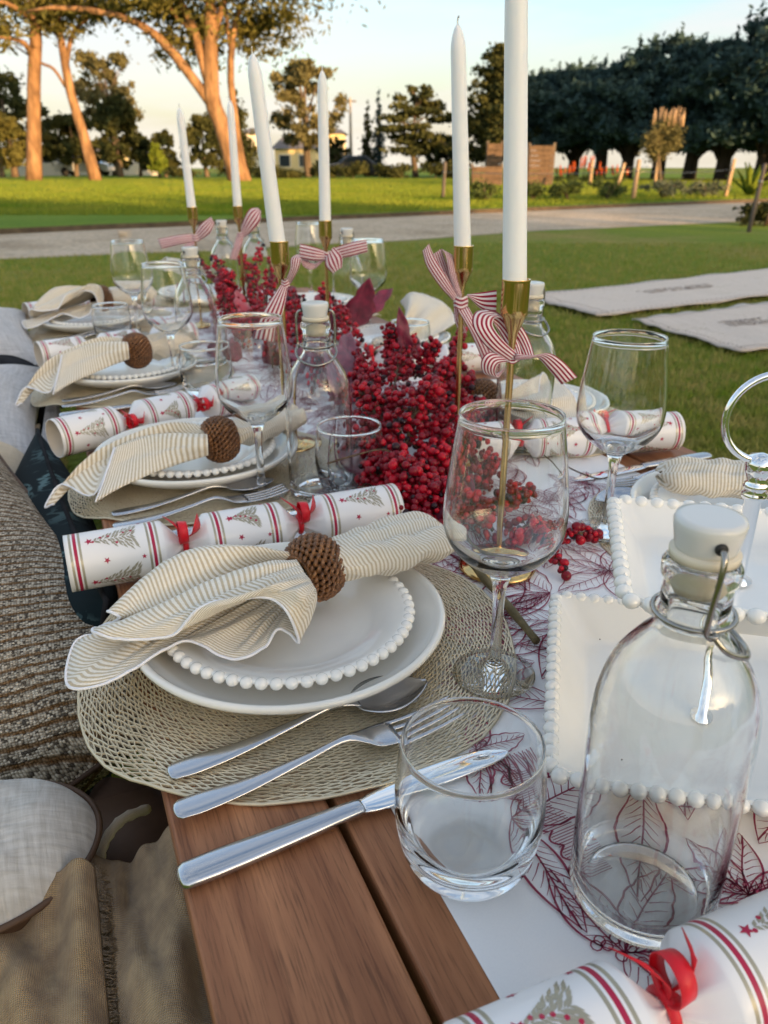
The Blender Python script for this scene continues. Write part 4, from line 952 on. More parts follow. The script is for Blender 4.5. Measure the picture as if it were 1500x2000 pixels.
# ---- cracker (axis x, centred)
CR = .0278
def make_cracker():
    t = thing('christmas_cracker', '', 'cracker')
    def section(a, b, capA, capB):
        prof = []; ms = []
        def st(x, r, m=0): prof.append((r, x)); ms.append(m)
        bw = .0026
        if capA: st(a - .022, .006); st(a - .018, .0075); st(a - .010, .0165); st(a - .002, CR - .001)
        st(a, CR)
        for (q, m) in ((.004, 0), (.0062, 2), (.0078, 0), (.0108, 1), (.0124, 0), (.0146, 2)): st(a + q, CR, 0); ms[-2 if len(ms) > 1 else -1] = m
        n0 = len(prof)
        for x in np.linspace(a + .02, b - .02, 8): st(x, CR)
        for (q, m) in ((.0146, 0), (.0124, 2), (.0108, 0), (.0078, 1), (.0062, 0), (.004, 2)): st(b - q, CR, 0); ms[-2] = m
        st(b, CR)
        if capB: st(b + .002, CR - .001); st(b + .010, .0165); st(b + .018, .0075); st(b + .022, .006)
        else: pass
        return prof, ms[:len(prof) - 1]
    def pleat(prof, a, b):
        rs = [p[0] for p in prof]
        def f(k, ang):
            d = max(0, (CR - rs[k]) / CR); return 1 + d * .16 * math.sin(9 * ang) + d * .08 * math.sin(17 * ang + 1)
        return f
    # three tube sections, the middle one crimped at both ends
    for nm, (a, b, cA, cB) in (('end_tube', (-.172, -.083, False, True)), ('middle_tube', (-.038, .038, True, True)), ('end_tube', (.083, .172, True, False))):
        pr_, ms = section(a, b, cA, cB); mb = MB()
        if not cA:
            pr_ = [(CR - .0012, a + .06), (CR - .0012, a)] + pr_; ms = [3, 0] + ms
        if not cB:
            pr_ = pr_ + [(CR - .0012, b), (CR - .0012, b - .06)]; ms = ms + [0, 3]
        mb.lathe(pr_, 56, ms, pleat(pr_, a, b), axis='x'); obj(nm, mb, [MT['cracker'], MT['cr_red'], MT['cr_taupe'], MT['cr_inner']], t)
    # red ribbon ties
    for s in (-1, 1):
        x = s * .0605; mb = MB(); mb.tube([(x, .0082 * math.cos(a), .0082 * math.sin(a)) for a in np.linspace(0, 2 * PI, 19)[:-1]], .003, 6, closed=True); rb = obj('ribbon_tie', mb, MT['red_ribbon'], t)
        for q, (dx, dy, dz) in enumerate(((.014, -.004, .026), (-.010, .008, .020))):
            mb = MB(); rows_ = []
            for f in np.linspace(0, 1, 8):
                c = Vector((x + dx * f + .004 * math.sin(f * 4), dy * f - .004 * math.sin(f * 3), .008 + dz * f)); w = Vector((.0075 * math.cos(f * 1.2 + q), .0075 * math.sin(f * 1.2 + q), .001)) * (.5 + .65 * f); rows_.append([c - w, c, c + w])
            mb.grid(rows_); solid(obj('ribbon_tail', mb, MT['red_ribbon'], t), .0006)
        mb = MB(); rows_ = []
        for a in np.linspace(0, 2 * PI, 24):
            c = Vector((x + s * .002, .0105 * math.sin(a) - .004, .0195 - .0115 * math.cos(a))); w = Vector((.0042, .0010 * math.cos(a), 0)); rows_.append([c - w, c, c + w])
        mb.grid(rows_); solid(obj('ribbon_loop', mb, MT['red_ribbon'], t), .0006)
    # flat print: stars, fir trees, baubles
    tau = MB(); red = MB(); rr = CR + .00022
    def pt(x, s): a = s / CR; return (x, rr * math.cos(a), rr * math.sin(a))
    def poly(mbx, pts): 
        c = (sum(p[0] for p in pts) / len(pts), sum(p[1] for p in pts) / len(pts)); V = [pt(*c)] + [pt(*p) for p in pts]
        mbx.add(V, [(0, i + 1, (i + 1) % len(pts) + 1) for i in range(len(pts))])
    def star(x, s, r, a0=0): poly(red, [(x + (r if k % 2 == 0 else r * .42) * math.cos(a0 + PI * k / 5), s + (r if k % 2 == 0 else r * .42) * math.sin(a0 + PI * k / 5)) for k in range(10)])
    def fir(x, s, L, dr, rnd):
        star(x, s, .0040, PI if dr > 0 else 0)
        for k in range(11):
            f = (k + 1) / 11; xx = x + dr * L * f; w = .0150 * f ** .9 * (.82 + .18 * (k % 2)) + .0008
            for sd in (-1, 1):
                m_ = 1 + int(4 * f)
                for j in range(m_):
                    g_ = (j + .55) / m_; c0 = (xx + dr * .0035 * g_ + rnd.uniform(-.0008, .0008), s + sd * w * g_); an = math.atan2(sd * (.55 + .5 * g_), dr * .75); l_ = .0021 + .0012 * f; n_ = .00085 + .0004 * rnd.random()
                    ca, sa = math.cos(an), math.sin(an); poly(tau, [(c0[0] - ca * l_, c0[1] - sa * l_), (c0[0] - sa * n_, c0[1] + ca * n_), (c0[0] + ca * l_ * 1.3, c0[1] + sa * l_ * 1.3), (c0[0] + sa * n_, c0[1] - ca * n_)])
            if k % 2 == 0:
                yy = s + rnd.uniform(-.8, .8) * w; poly(red, [(xx + .0013 * math.cos(a), yy + .0013 * math.sin(a)) for a in np.linspace(0, 2 * PI, 9)[:-1]])
    rnd = random.Random(2); circ = 2 * PI * CR
    for (a, b) in ((-.172, -.083), (-.038, .038), (.083, .172)):
        for k in range(4):
            s = circ * k / 4 + .004; fir(a + .022, s, (b - a) - .050, 1, rnd); star(a + (b - a) * .40, s + circ / 8, .0034, .3); star(a + (b - a) * .78, s + circ / 8 + .002, .0026, 1)
    stuff(obj('fir_tree_print', tau, MT['cr_taupe'], t, smooth=False)); stuff(obj('star_print', red, MT['cr_red'], t, smooth=False))
    return t
# ---- candlestick, candle
def make_stick():
    t = thing('candlestick', '', 'candlestick')
    mb = MB(); mb.lathe([(0, .0015), (.034, .0005), (.0385, .001), (.0395, .0025), (.036, .0048), (.02, .0062), (.008, .0085), (.0042, .0125), (.0040, .014)], 48); obj('base', mb, MT['brass'], t)
    mb = MB(); mb.lathe([(.0034, .013), (.0034, .232), (.0040, .236)], 20); obj('rod', mb, MT['brass'], t)
    mb = MB(); mb.lathe([(.0036, .234), (.0046, .240), (.0105, .254), (.0122, .2565), (.0124, .262), (.0124, .2845), (.0128, .2862), (.0126, .2872), (.0112, .2865), (.0108, .262), (0, .260)], 40); obj('cup', mb, MT['brass'], t, sharp=40); return t
def make_candle():
    t = thing('taper_candle', '', 'candle')
    n = 30; mb = MB(); mb.lathe([(0, 0), (.0100, 0), (.0104, .004)] + [(lerp(.0108, .0086, (z / .285)), z) for z in np.linspace(.012, .272, 14)] + [(.0082, .279), (.0068, .288), (.0045, .296), (.0020, .301), (0, .3025)], 32, mod=lambda k, a: 1 + .006 * math.sin(3 * a + k)); obj('wax', mb, MT['wax'], t)
    mb = MB(); mb.tube(catmull([(0, 0, .299), (.0004, 0, .306), (.003, .001, .3105), (.0062, .001, .3085)], 10), .0009, 6); obj('wick', mb, MT['wick'], t); return t

first = {}
def put(kind, maker, loc, rz=0, label='', group=None, scale=None):
    if kind not in first:
        t = maker(); first[kind] = t; t.location = loc; t.rotation_euler = (0, 0, rz); t['label'] = label
        if group: t['group'] = group
        if scale: t.scale = (scale,) * 3
        return t
    return dup(first[kind], loc, rz, label, group, scale if scale else 1.0)

# ================================================================== PLACE SETTINGS
MZ = TZ + .0022          # placemat underside rests on table
PL = {  # name: (centre, side, where)
    'L1': ((.149, .552), 0, 'nearest place on the left'),
    'L2': ((.155, 1.010), 0, 'second place on the left'),
    'L3': ((.122, 1.545), 0, 'third place on the left'),
    'L4': ((.105, 2.110), 0, 'farthest place on the left'),
    'R1': ((.690, .560), PI, 'place behind the tiered stand on the right'),
    'R2': ((.690, 1.030), PI, 'right hand place behind the nearest bows'),
    'R3': ((.705, 1.600), PI, 'third place on the right'),
    'R4': ((.700, 2.150), PI, 'farthest place on the right'),
    'E1': ((.440, 2.450), -PI / 2, 'far end of the table')}
for k, (c, s, wh) in PL.items():
    cx, cy = c
    put('mat', make_placemat, (cx + (.006 if k != 'L2' else .014), cy - .006, MZ), s, f'round gold lattice placemat at the {wh}', 'gold lattice placemats')
    put('dinner', make_dinner, (cx, cy, MZ + .0025), s, f'cream dinner plate at the {wh}', 'cream dinner plates')
    put('side', make_side, (cx, cy + .004, MZ + .0105), s, f'small bead-rimmed plate at the {wh}', 'bead-rimmed plates')
    sx = 1 if s == 0 else -1
    T_ = lambda x, y: (cx + sx * x, cy + sx * y)
    if k in ('L1', 'L2', 'L3', 'L4', 'R1'):
        if k == 'R1': spec = [('spoon', make_spoon, (.770, .684), PI + .02), ('fork', make_fork, (.822, .727), PI + .05), ('knife', make_knife, (.832, .766), PI)]
        else: spec = [('spoon', make_spoon, (cx - .125, cy - .127), .07), ('fork', make_fork, (cx - .127, cy - .163), .062), ('knife', make_knife, (cx - .133, cy - .213), .073)]
        for nm, mk, (x, y), rz in spec:
            z = TZ + .0005 if nm == 'knife' else TZ + .0045
            o = put(nm, mk, (x, y, z), rz, f'steel {nm} laid at the {wh}', f'steel cutlery: {nm}')
            if nm != 'knife' and k != 'R1': o.rotation_euler = (0, -.004, rz)

# crackers
def cracker(a, b, label, roll=0.0):
    a = Vector((a[0], a[1])); b = Vector((b[0], b[1])); c = (a + b) / 2; d = b - a
    t = put('cracker', make_cracker, (c.x, c.y, TZ + CR + .003), math.atan2(d.y, d.x), label, 'christmas crackers'); t.rotation_euler = (roll, 0, math.atan2(d.y, d.x)); return t
cracker((-.022, .722), (.322, .720), 'white printed cracker above the nearest plate', .3)
cracker((-.028, 1.125), (.305, 1.262), 'white printed cracker above the second plate on the left', 1.1)
cracker((-.035, 1.700), (.300, 1.800), 'white printed cracker above the third plate on the left', 2.0)
cracker((-.057, 2.235), (.275, 2.350), 'white printed cracker at the far left table corner', .9)
cracker((.808, .812), (.470, .888), 'white printed cracker beyond the right hand cutlery', .6)
cracker((-.027, .164), (.317, .154), 'large white printed cracker in the bottom right corner of the photo', -.25)
cracker((.800, 1.330), (.46, 1.42), 'white printed cracker on the right behind the garland', .2)

# glasses, tumblers, bottles
for (x, y), l in [((.285, .439), 'wine glass standing by the nearest plate'), ((.212, .886), 'wine glass by the second plate on the left'), ((.203, 1.487), 'wine glass by the third plate on the left'), ((.197, 1.995), 'wine glass at the farthest place on the left'),
                  ((.538, .622), 'wine glass behind the tiered stand on the right'), ((.730, 1.800), 'wine glass by the white napkin on the far right'), ((.790, 2.440), 'distant wine glass behind the middle bow')]:
    put('wine', make_wine, (x, y, TZ + (.0045 if l.endswith('nearest plate') or 'stand' in l else .0025)), random.uniform(0, 6), 'clear ' + l, 'clear wine glasses')
for (x, y), l in [((.176, .287), 'tumbler in front of the nearest knife'), ((.316, .846), 'tumbler beside the second bottle'), ((.240, 1.380), 'tumbler behind the second wine glass'), ((.132, 1.90), 'tumbler in front of the farthest left plate'), ((.675, 1.44), 'tumbler before the white napkin on the far right')]:
    put('tumbler', make_tumbler, (x, y, TZ + .0025), random.uniform(0, 6), 'clear ' + l, 'clear tumblers')
for (x, y), l, rz in [((.257, .229), 'bottle with white stopper, nearest, before the tiered stand', 1.15), ((.283, .862), 'bottle with white stopper between second glass and garland', -.35), ((.272, 1.590), 'bottle with white stopper by the third left plate', .5),
                      ((.606, .905), 'bottle behind the bow of the nearest candle', .1), ((.725, 1.930), 'bottle below the right end of the middle bow', .3), ((.505, 2.38), 'bottle behind the farthest left candlestick', .9), ((.610, 2.42), 'bottle behind the second farthest candlestick', 2)]:
    put('bottle', make_bottle, (x, y, TZ + .0025), rz, 'clear swing-top ' + l, 'swing-top bottles')

# candlesticks and candles
CS = [((.383, .598), (.06, .02), 'nearest'), ((.492, .894), (.065, .0), 'second'), ((.297, 1.047), (.085, 0), 'leaning left'), ((.495, 1.43), (-.01, 0), 'middle'), ((.480, 2.053), (0, 0), 'second farthest'), ((.365, 2.046), (.03, 0), 'farthest left')]
for (c, tilt, l) in CS:
    o = put('stick', make_stick, (c[0], c[1], TZ + .0025), random.uniform(0, 6), f'slim brass candlestick, the {l} one', 'brass candlesticks')
    q = put('candle', make_candle, (c[0], c[1], TZ + .0025 + .2615), random.uniform(0, 6), f'tall white taper candle, the {l} one', 'white taper candles')
    lean = _r * -tilt[0] + _hf * tilt[1]; q.rotation_mode = 'QUATERNION'
    q.rotation_quaternion = Vector((lean.x, lean.y, 1)).to_track_quat('Z', 'Y')
    q.location = Vector(q.location); q.scale = (1, 1, {'nearest': 1.0, 'second': .87, 'leaning left': .80, 'middle': .88, 'second farthest': .86, 'farthest left': .80}[l])

# ================================================================== NAPKINS
def rw(p): return at(p[0], p[1], p[2])
def napkin_fan(ribs, s_hem, s_ring, nu=16, nm=6):
    Rb = [catmull([rw(p) for p in r], nu) for r in ribs]; m = len(Rb); rows_ = []; UV = []
    nt_ = (m - 1) * nm + 1
    cols = [catmull([Rb[k][i] for k in range(m)], nt_) for i in range(nu)]
    sh = np.interp(np.linspace(0, m - 1, nt_), range(m), s_hem); sr = np.interp(np.linspace(0, m - 1, nt_), range(m), s_ring)
    for i in range(nu):
        f = i / (nu - 1); row = []
        for j in range(nt_):
            p = cols[i][j]; w = .0016 * f * mnoise.noise(p * 55) + .0009 * mnoise.noise(p * 150) + .0016 * math.sin(j * 1.7) * (1 - f) ** .7 * min(1, 6 * f + .2) + .0030 * math.sin(PI * f) * mnoise.noise(Vector((j * .35, f * 1.6, 2.0))) + .0020 * math.sin(j * .8 + 2.5 * f) * math.sin(PI * min(1, f * 1.1)); row.append(p + Vector((0, 0, w)))
        rows_.append(row); UV.append([(lerp(sr[j], sh[j], f), j * .004) for j in range(nt_)])
    return rows_, UV
def napkin_tail(a, b, w0, w1, h, seed, nu=30, seg=40, th0=1.15):
    a, b = rw(a), rw(b); d = (b - a); L = d.length; d.normalize(); side = d.cross(Vector((0, 0, 1))).normalized(); up = side.cross(d); P = []; UV = []
    for i in range(nu):
        f = i / (nu - 1); e = 1.0 if f < .86 else math.sqrt(max(0.0, 1 - ((f - .86) / .14) ** 2)) * .93 + .07
        wd = lerp(w0, w1, math.sin(min(1, f * 1.25) * PI / 2)) * (e * .75 + .25); hh = h * (.85 + .25 * math.sin(f * PI)) * e; row = []
        for j in range(seg):
            th = 2 * PI * j / seg; c, s = math.cos(th), math.sin(th)
            cr = .62 * math.exp(-((th - th0 - .25 * f) / .2) ** 2) + .46 * math.exp(-((th - 2.25 + .2 * f) / .16) ** 2) + .2 * math.exp(-((th - 5.2) / .3) ** 2)
            k = 1 - cr * (.35 + .65 * f); q = a + d * (L * f + (.004 * math.sin(3 * th + seed) * f)) + side * wd * c * (1 - .15 * cr) + up * hh * s * k
            q += up * .0012 * math.sin(11 * th + 3 * f) * (1 - .5 * f) + up * .0060 * mnoise.noise(Vector((f * 7 + seed, th * 1.4, 1))) + side * .002 * mnoise.noise(Vector((f * 5, th, seed)))
            row.append(q)
        P.append(row); UV.append([(L * f + .012 * c_, j * .003) for j, c_ in enumerate([math.sin(2 * PI * q / seg) * .5 for q in range(seg)])])
    return P, UV
def make_napkin(base, ribs, s_hem, s_ring, tail, label):
    base = Vector(base); t = thing('napkin', label, 'napkin', base, 0, 'striped cotton napkins')
    rows_, UV = napkin_fan(ribs, s_hem, s_ring); rows_ = [[p - base for p in r] for r in rows_]
    mb = MB(); mb.grid(rows_, uv=UV); o = solid(obj('fanned_end', mb, MT['napkin'], t), .0011)
    mb = MB(); mb.tube(rows_[-1], .0012, 7); mb2 = obj('hem', mb, MT['hem'], t)
    P, UV = napkin_tail(*tail); P = [[p - base for p in r] for r in P]; mb = MB(); mb.grid(P, cv=True, uv=UV, flip=True); n_ = len(P[0]); mb.f.append(tuple(range(len(P) * n_ - n_, len(P) * n_))); mb.m.append(0); obj('folded_end', mb, MT['napkin'], t)
    return t
ribsA = [
 [(565, 1092, .455), (470, 1100, .44), (380, 1120, .435), (300, 1160, .432), (228, 1200, .430)],
 [(562, 1078, .478), (470, 1064, .480), (373, 1072, .474), (290, 1118, .462), (210, 1193, .446)],
 [(572, 1092, .470), (490, 1102, .462), (390, 1148, .452), (300, 1186, .446), (234, 1206, .443)],
 [(578, 1098, .462), (500, 1118, .452), (410, 1150, .445), (300, 1196, .440), (200, 1222, .438)],
 [(580, 1095, .480), (520, 1103, .480), (410, 1140, .465), (290, 1196, .452), (181, 1233, .444)],
 [(588, 1108, .482), (520, 1125, .478), (420, 1170, .464), (330, 1215, .452), (236, 1248, .442)],
 [(594, 1118, .484), (540, 1135, .480), (460, 1175, .466), (400, 1208, .456), (336, 1240, .445)],
 [(600, 1126, .486), (555, 1138, .484), (500, 1158, .478), (440, 1178, .472), (386, 1190, .466)],
 [(605, 1132, .486), (570, 1140, .486), (530, 1150, .482), (490, 1160, .477), (455, 1172, .471)],
 [(608, 1138, .486), (592, 1142, .486), (570, 1150, .483), (550, 1160, .478), (530, 1170, .473)],
 [(612, 1145, .484), (606, 1155, .482), (596, 1168, .478), (582, 1186, .470), (566, 1204, .464)],
 [(616, 1150, .478), (618, 1166, .472), (612, 1190, .464), (600, 1222, .454), (584, 1254, .444)],
 [(610, 1150, .468), (605, 1170, .462), (596, 1195, .456), (582, 1222, .450), (566, 1238, .447)],
 [(606, 1150, .462), (592, 1170, .457), (574, 1192, .454), (556, 1212, .453), (540, 1228, .452)],
 [(602, 1150, .458), (580, 1172, .453), (556, 1200, .450), (535, 1230, .447), (519, 1262, .441)],
 [(600, 1148, .456), (570, 1175, .450), (535, 1212, .447), (505, 1250, .442), (480, 1284, .437)],
 [(598, 1146, .456), (560, 1175, .450), (515, 1212, .446), (475, 1250, .441), (436, 1282, .437)],
 [(596, 1144, .456), (545, 1172, .451), (490, 1205, .448), (430, 1232, .446), (374, 1252, .444)],
 [(594, 1142, .455), (530, 1170, .450), (460, 1205, .446), (390, 1238, .443), (327, 1266, .440)],
 [(592, 1140, .454), (515, 1170, .449), (430, 1205, .444), (340, 1255, .439), (252, 1312, .433)],
 [(590, 1138, .453), (500, 1168, .448), (400, 1205, .443), (290, 1262, .437), (187, 1339, .428)],
 [(588, 1134, .452), (490, 1162, .447), (385, 1200, .441), (260, 1255, .436), (131, 1337, .424)],
 [(585, 1128, .451), (480, 1152, .445), (370, 1190, .440), (250, 1230, .435), (145, 1256, .431)],
 [(582, 1122, .450), (475, 1142, .443), (365, 1178, .438), (270, 1210, .433), (195, 1236, .431)]]
shA = [.03, .03, .02, .02, 0, 0, 0, 0, 0, 0, 0, 0, 0, 0, 0, 0, 0, 0, 0, 0, 0, 0, .035, .055]
srA = [.19, .18, .17, .165, .16, .155, .15, .12, .10, .07, .05, .05, .06, .08, .10, .12, .13, .14, .15, .16, .17, .18, .19, .20]
for k_ in range(len(ribsA)):
    dz = .009 if 1 <= k_ <= 2 else .010 if 4 <= k_ <= 10 else 0
    ribsA[k_] = [(x, y, z + dz * min(1, i_ / 2)) for i_, (x, y, z) in enumerate(ribsA[k_])]
napA = make_napkin((.149, .552, TZ + .018), ribsA, shA, srA, ((612, 1108, .462), (868, 1034, .455), .017, .037, .018, 1.0), 'beige striped napkin through a rattan ring on the nearest plate')
ribsB = [
 [(404, 842, .462), (330, 850, .448), (250, 885, .434), (180, 918, .420), (106, 984, .402)],
 [(404, 832, .476), (340, 824, .478), (262, 846, .465), (170, 894, .446), (88, 988, .398)],
 [(405, 846, .470), (340, 850, .460), (260, 880, .447), (190, 905, .437), (122, 946, .420)],
 [(405, 852, .462), (340, 864, .452), (270, 892, .443), (208, 910, .435), (184, 966, .420)],
 [(405, 850, .477), (335, 850, .475), (280, 858, .468), (250, 866, .465), (224, 873, .462)],
 [(406, 868, .472), (330, 878, .462), (285, 892, .454), (245, 905, .447), (208, 925, .440)],
 [(407, 888, .456), (335, 906, .447), (285, 926, .439), (235, 952, .430), (187, 981, .420)]]
napB = make_napkin((.155, 1.010, TZ + .018), ribsB, [.0, .0, .02, .03, .0, .0, .0], [.14, .15, .13, .12, .10, .10, .10], ((428, 858, .460), (575, 806, .452), .015, .032, .018, 4.0), 'beige striped napkin through a rattan ring on the second left plate')
def nap_copy(src, c, rz, label, sc_=1.0):
    o = dup(src, (c[0], c[1], TZ + .018), rz, label, 'striped cotton napkins', sc_); return o
nap_copy(napB, (.110, 1.545), .12, 'beige striped napkin through a rattan ring on the third left plate', (1, 1, 1.25))
nap_copy(napA, (.110, 2.125), .30, 'beige striped napkin through a rattan ring on the farthest left plate', (1, 1, 1.3))
nap_copy(napA, (.765, .530), 2.22, 'beige striped napkin behind the tiered stand')
make_napkin((.690, 1.030, TZ + .018), [
 [(965, 800, .44), (985, 810, .43), (1010, 820, .425), (1035, 840, .422), (1050, 862, .42)],
 [(960, 775, .465), (990, 765, .465), (1020, 752, .468), (1040, 742, .470), (1062, 732, .470)],
 [(962, 782, .455), (995, 780, .452), (1030, 768, .452), (1062, 756, .456), (1095, 746, .458)],
 [(964, 786, .460), (1000, 788, .460), (1045, 782, .462), (1085, 776, .462), (1118, 768, .460)],
 [(966, 792, .448), (1005, 800, .444), (1050, 806, .444), (1095, 806, .444), (1130, 800, .444)],
 [(968, 796, .452), (1008, 812, .446), (1055, 826, .442), (1100, 834, .438), (1140, 836, .434)],
 [(968, 802, .440), (1000, 822, .432), (1045, 842, .428), (1090, 856, .424), (1122, 864, .422)]],
 [0, 0, .01, .01, 0, 0, 0], [.15, .15, .14, .14, .13, .13, .12], ((945, 790, .458), (880, 800, .45), .016, .030, .016, 2.0), 'beige striped napkin behind the nearest bow on the right')
make_napkin((.705, 1.600, TZ + .018), [
 [(775, 668, .425), (782, 650, .440), (788, 628, .455), (792, 608, .470), (782, 590, .480)],
 [(776, 664, .435), (786, 640, .455), (794, 616, .475), (800, 594, .490), (803, 572, .500)],
 [(778, 664, .430), (796, 640, .445), (810, 616, .465), (824, 596, .480), (836, 578, .488)],
 [(780, 666, .436), (806, 646, .450), (828, 624, .462), (848, 604, .472), (866, 592, .476)],
 [(782, 668, .426), (810, 656, .434), (838, 642, .440), (864, 626, .446), (884, 612, .450)],
 [(784, 672, .430), (812, 668, .434), (840, 660, .436), (868, 646, .438), (888, 632, .440)]],
 [0, 0, .01, 0, .01, 0], [.16, .16, .15, .15, .14, .14], ((768, 668, .445), (728, 676, .440), .014, .028, .015, 3.0), 'pale striped napkin fanned up on the right beyond the garland')
make_napkin((.47, 2.40, TZ + .018), [
 [(420, 536, .470), (395, 534, .470), (370, 533, .470), (345, 531, .470), (322, 532, .468)],
 [(420, 530, .485), (395, 522, .492), (368, 512, .500), (345, 506, .503), (326, 503, .505)],
 [(420, 532, .475), (392, 528, .478), (366, 522, .482), (340, 515, .485), (312, 512, .486)],
 [(421, 538, .470), (395, 538, .468), (366, 536, .466), (338, 530, .468), (308, 524, .470)]],
 [0, 0, .01, 0], [.15, .15, .14, .14], ((424, 534, .470), (455, 532, .465), .014, .026, .015, 3.5), 'pale striped napkin at the far end of the table')
# napkin rings
def make_ring():
    t = thing('napkin_ring', '', 'napkin ring'); HL = .0195; rad = lambda x: .0282 - .0095 * abs(x / HL) ** 2.2
    mb = MB(); mb.lathe([(rad(x) - .0022, x) for x in np.linspace(-HL, HL, 9)], 32, axis='x'); obj('liner', mb, MT['rattan_core'], t)
    n_ = 26; rows_ = 9
    for k in range(rows_):
        x = -HL + 2 * HL * (k + .5) / rows_; P = []
        for j in range(n_ * 6):
            a = 2 * PI * j / (n_ * 6); w = math.sin(n_ / 2 * 2 * a + k * PI); P.append((x + .0014 * math.cos(n_ * a + k * PI), (rad(x) + .0014 * w) * math.cos(a), (rad(x) + .0014 * w) * math.sin(a)))
        mb = MB(); mb.tube(P, .00185, 6, closed=True); obj('strand', mb, MT['rattan'], t)
    for s in (-1, 1):
        for q in range(2):
            x = s * HL; mb = MB(); mb.tube([(x + s * .0006 * math.sin(20 * a + q * PI), (rad(x) - .0006 + .0011 * math.cos(20 * a + q * PI)) * math.cos(a), (rad(x) - .0006 + .0011 * math.cos(20 * a + q * PI)) * math.sin(a)) for a in np.linspace(0, 2 * PI, 121)[:-1]], .0014, 6, closed=True); obj('edge_strand', mb, MT['rattan'], t)
    return t
def ring(p, ang, tilt, label, sc_=1.0):
    o = put('ring', make_ring, p, ang, label, 'woven rattan napkin rings', sc_); o.rotation_euler = (0, tilt, ang); return o
pa = at(590, 1122, .46); pb = at(640, 1098, .46); c = at(614, 1108, .458)
ring(c, math.atan2((pb - pa).y, (pb - pa).x), -.05, 'woven rattan napkin ring on the nearest napkin')
c = at(429, 858, .458); ring(c, .12, -.03, 'woven rattan napkin ring on the second left napkin')
dB = Vector((c.x - .155, c.y - 1.010)); 
def ringpos(c0, base, newc, rz, zs): 
    d = Vector((c0.x - base[0], c0.y - base[1], 0)); d.rotate(Matrix.Rotation(rz, 3, 'Z')); return (newc[0] + d.x, newc[1] + d.y, TZ + .018 + (c0.z - TZ - .018) * zs)
cA = at(614, 1108, .458)
ring(ringpos(c, (.155, 1.010), (.110, 1.545), .12, 1.25), .24, 0, 'woven rattan napkin ring on the third left napkin', 1.08)
ring(ringpos(cA, (.149, .552), (.110, 2.125), .30, 1.3), .45, 0, 'woven rattan napkin ring on the farthest left napkin', 1.08)
ring(at(942, 778, .458), PI - .25, 0, 'woven rattan napkin ring behind the nearest bow')
ring(at(772, 668, .445), PI - .6, 0, 'woven rattan napkin ring on the right beyond the garland')
ring(ringpos(cA, (.149, .552), (.765, .530), 2.22, 1.0), 2.45, 0, 'woven rattan napkin ring behind the tiered stand')
ring(at(424, 535, .470), -.4, 0, 'woven rattan napkin ring at the far table end')

# ================================================================== TIERED STAND
SC = Vector((.397, .324)); SA = math.atan2(.81, .58)
stand = thing('tiered_stand', 'two tier stand of square beaded white plates with chrome ring handle', 'serving stand', (SC.x, SC.y, TZ + .0022), SA)
def sq_plate(side, z0, hgt, name):
    h = side / 2 - .004; P = []; prof = [(.62, 0), (.66, .002), (.74, .002), (.76, .005), (.985, hgt - .002), (1.0, hgt), (.985, hgt + .002), (.955, hgt - .001), (.78, .0095), (.72, .0072), (.60, .0070)]
    def loop(f, rc):
        a = h * f; out = []; r = min(rc, a * .5)
        for q in range(4):
            cx_, cy_ = ((a - r) * (1, -1, -1, 1)[q], (a - r) * (1, 1, -1, -1)[q])
            for j in range(7):
                an = q * PI / 2 + j * PI / 12; out.append((cx_ + r * math.cos(an), cy_ + r * math.sin(an)))
        return out
    mb = MB(); rows_ = [[(x, y, z0 + z) for x, y in loop(f, .012)] for f, z in prof]; mb.grid(rows_, cv=True); n_ = len(rows_[0])
    mb.f.append(tuple(range(n_))[::-1]); mb.m.append(0); o_ = (len(rows_) - 1) * n_; mb.f.append(tuple(o_ + j for j in range(n_))); mb.m.append(0)
    p = obj(name, mb, MT['ceramic_white'], stand, sharp=50)
    n_ = round(4 * (side - .01) / .0118); L4_ = 4 * (side - .012); lp = loop(1.0, .010); lens = [0]
    for i in range(len(lp)): lens.append(lens[-1] + math.dist(lp[i], lp[(i + 1) % len(lp)]))
    for k in range(n_):
        s = lens[-1] * k / n_; i = max(q for q in range(len(lp)) if lens[q] <= s); f = (s - lens[i]) / max(1e-9, lens[i + 1] - lens[i]); a_, b_ = lp[i], lp[(i + 1) % len(lp)]
        o = link('bead', bead_mesh(), p); o.location = (lerp(a_[0], b_[0], f), lerp(a_[1], b_[1], f), z0 + hgt - .0010); o.scale = (1.08, 1.08, 1.0)
sq_plate(.234, 0, .034, 'lower_plate'); sq_plate(.166, .115, .028, 'upper_plate')
mb = MB(); mb.lathe([(0, .006), (.009, .0075), (.0095, .009), (.0045, .0105), (.0045, .116), (.0045, .1215), (.0095, .1225), (.0100, .1245), (.0055, .126), (.0052, .128), (.0052, .182), (.0075, .184), (.0078, .187), (.0060, .189), (.0080, .1915), (.0072, .194), (.0058, .1955), (.0085, .202), (.0090, .207), (.0075, .212), (0, .2145)], 28); obj('post', mb, MT['chrome'], stand)
hd = -YAW - SA
mb = MB(); mb.tube([(.0275 * math.cos(a) * math.cos(hd), .0275 * math.cos(a) * math.sin(hd), .2365 + .0275 * math.sin(a)) for a in np.linspace(0, 2 * PI, 49)[:-1]], .0024, 10, closed=True); obj('ring_handle', mb, MT['chrome'], stand)

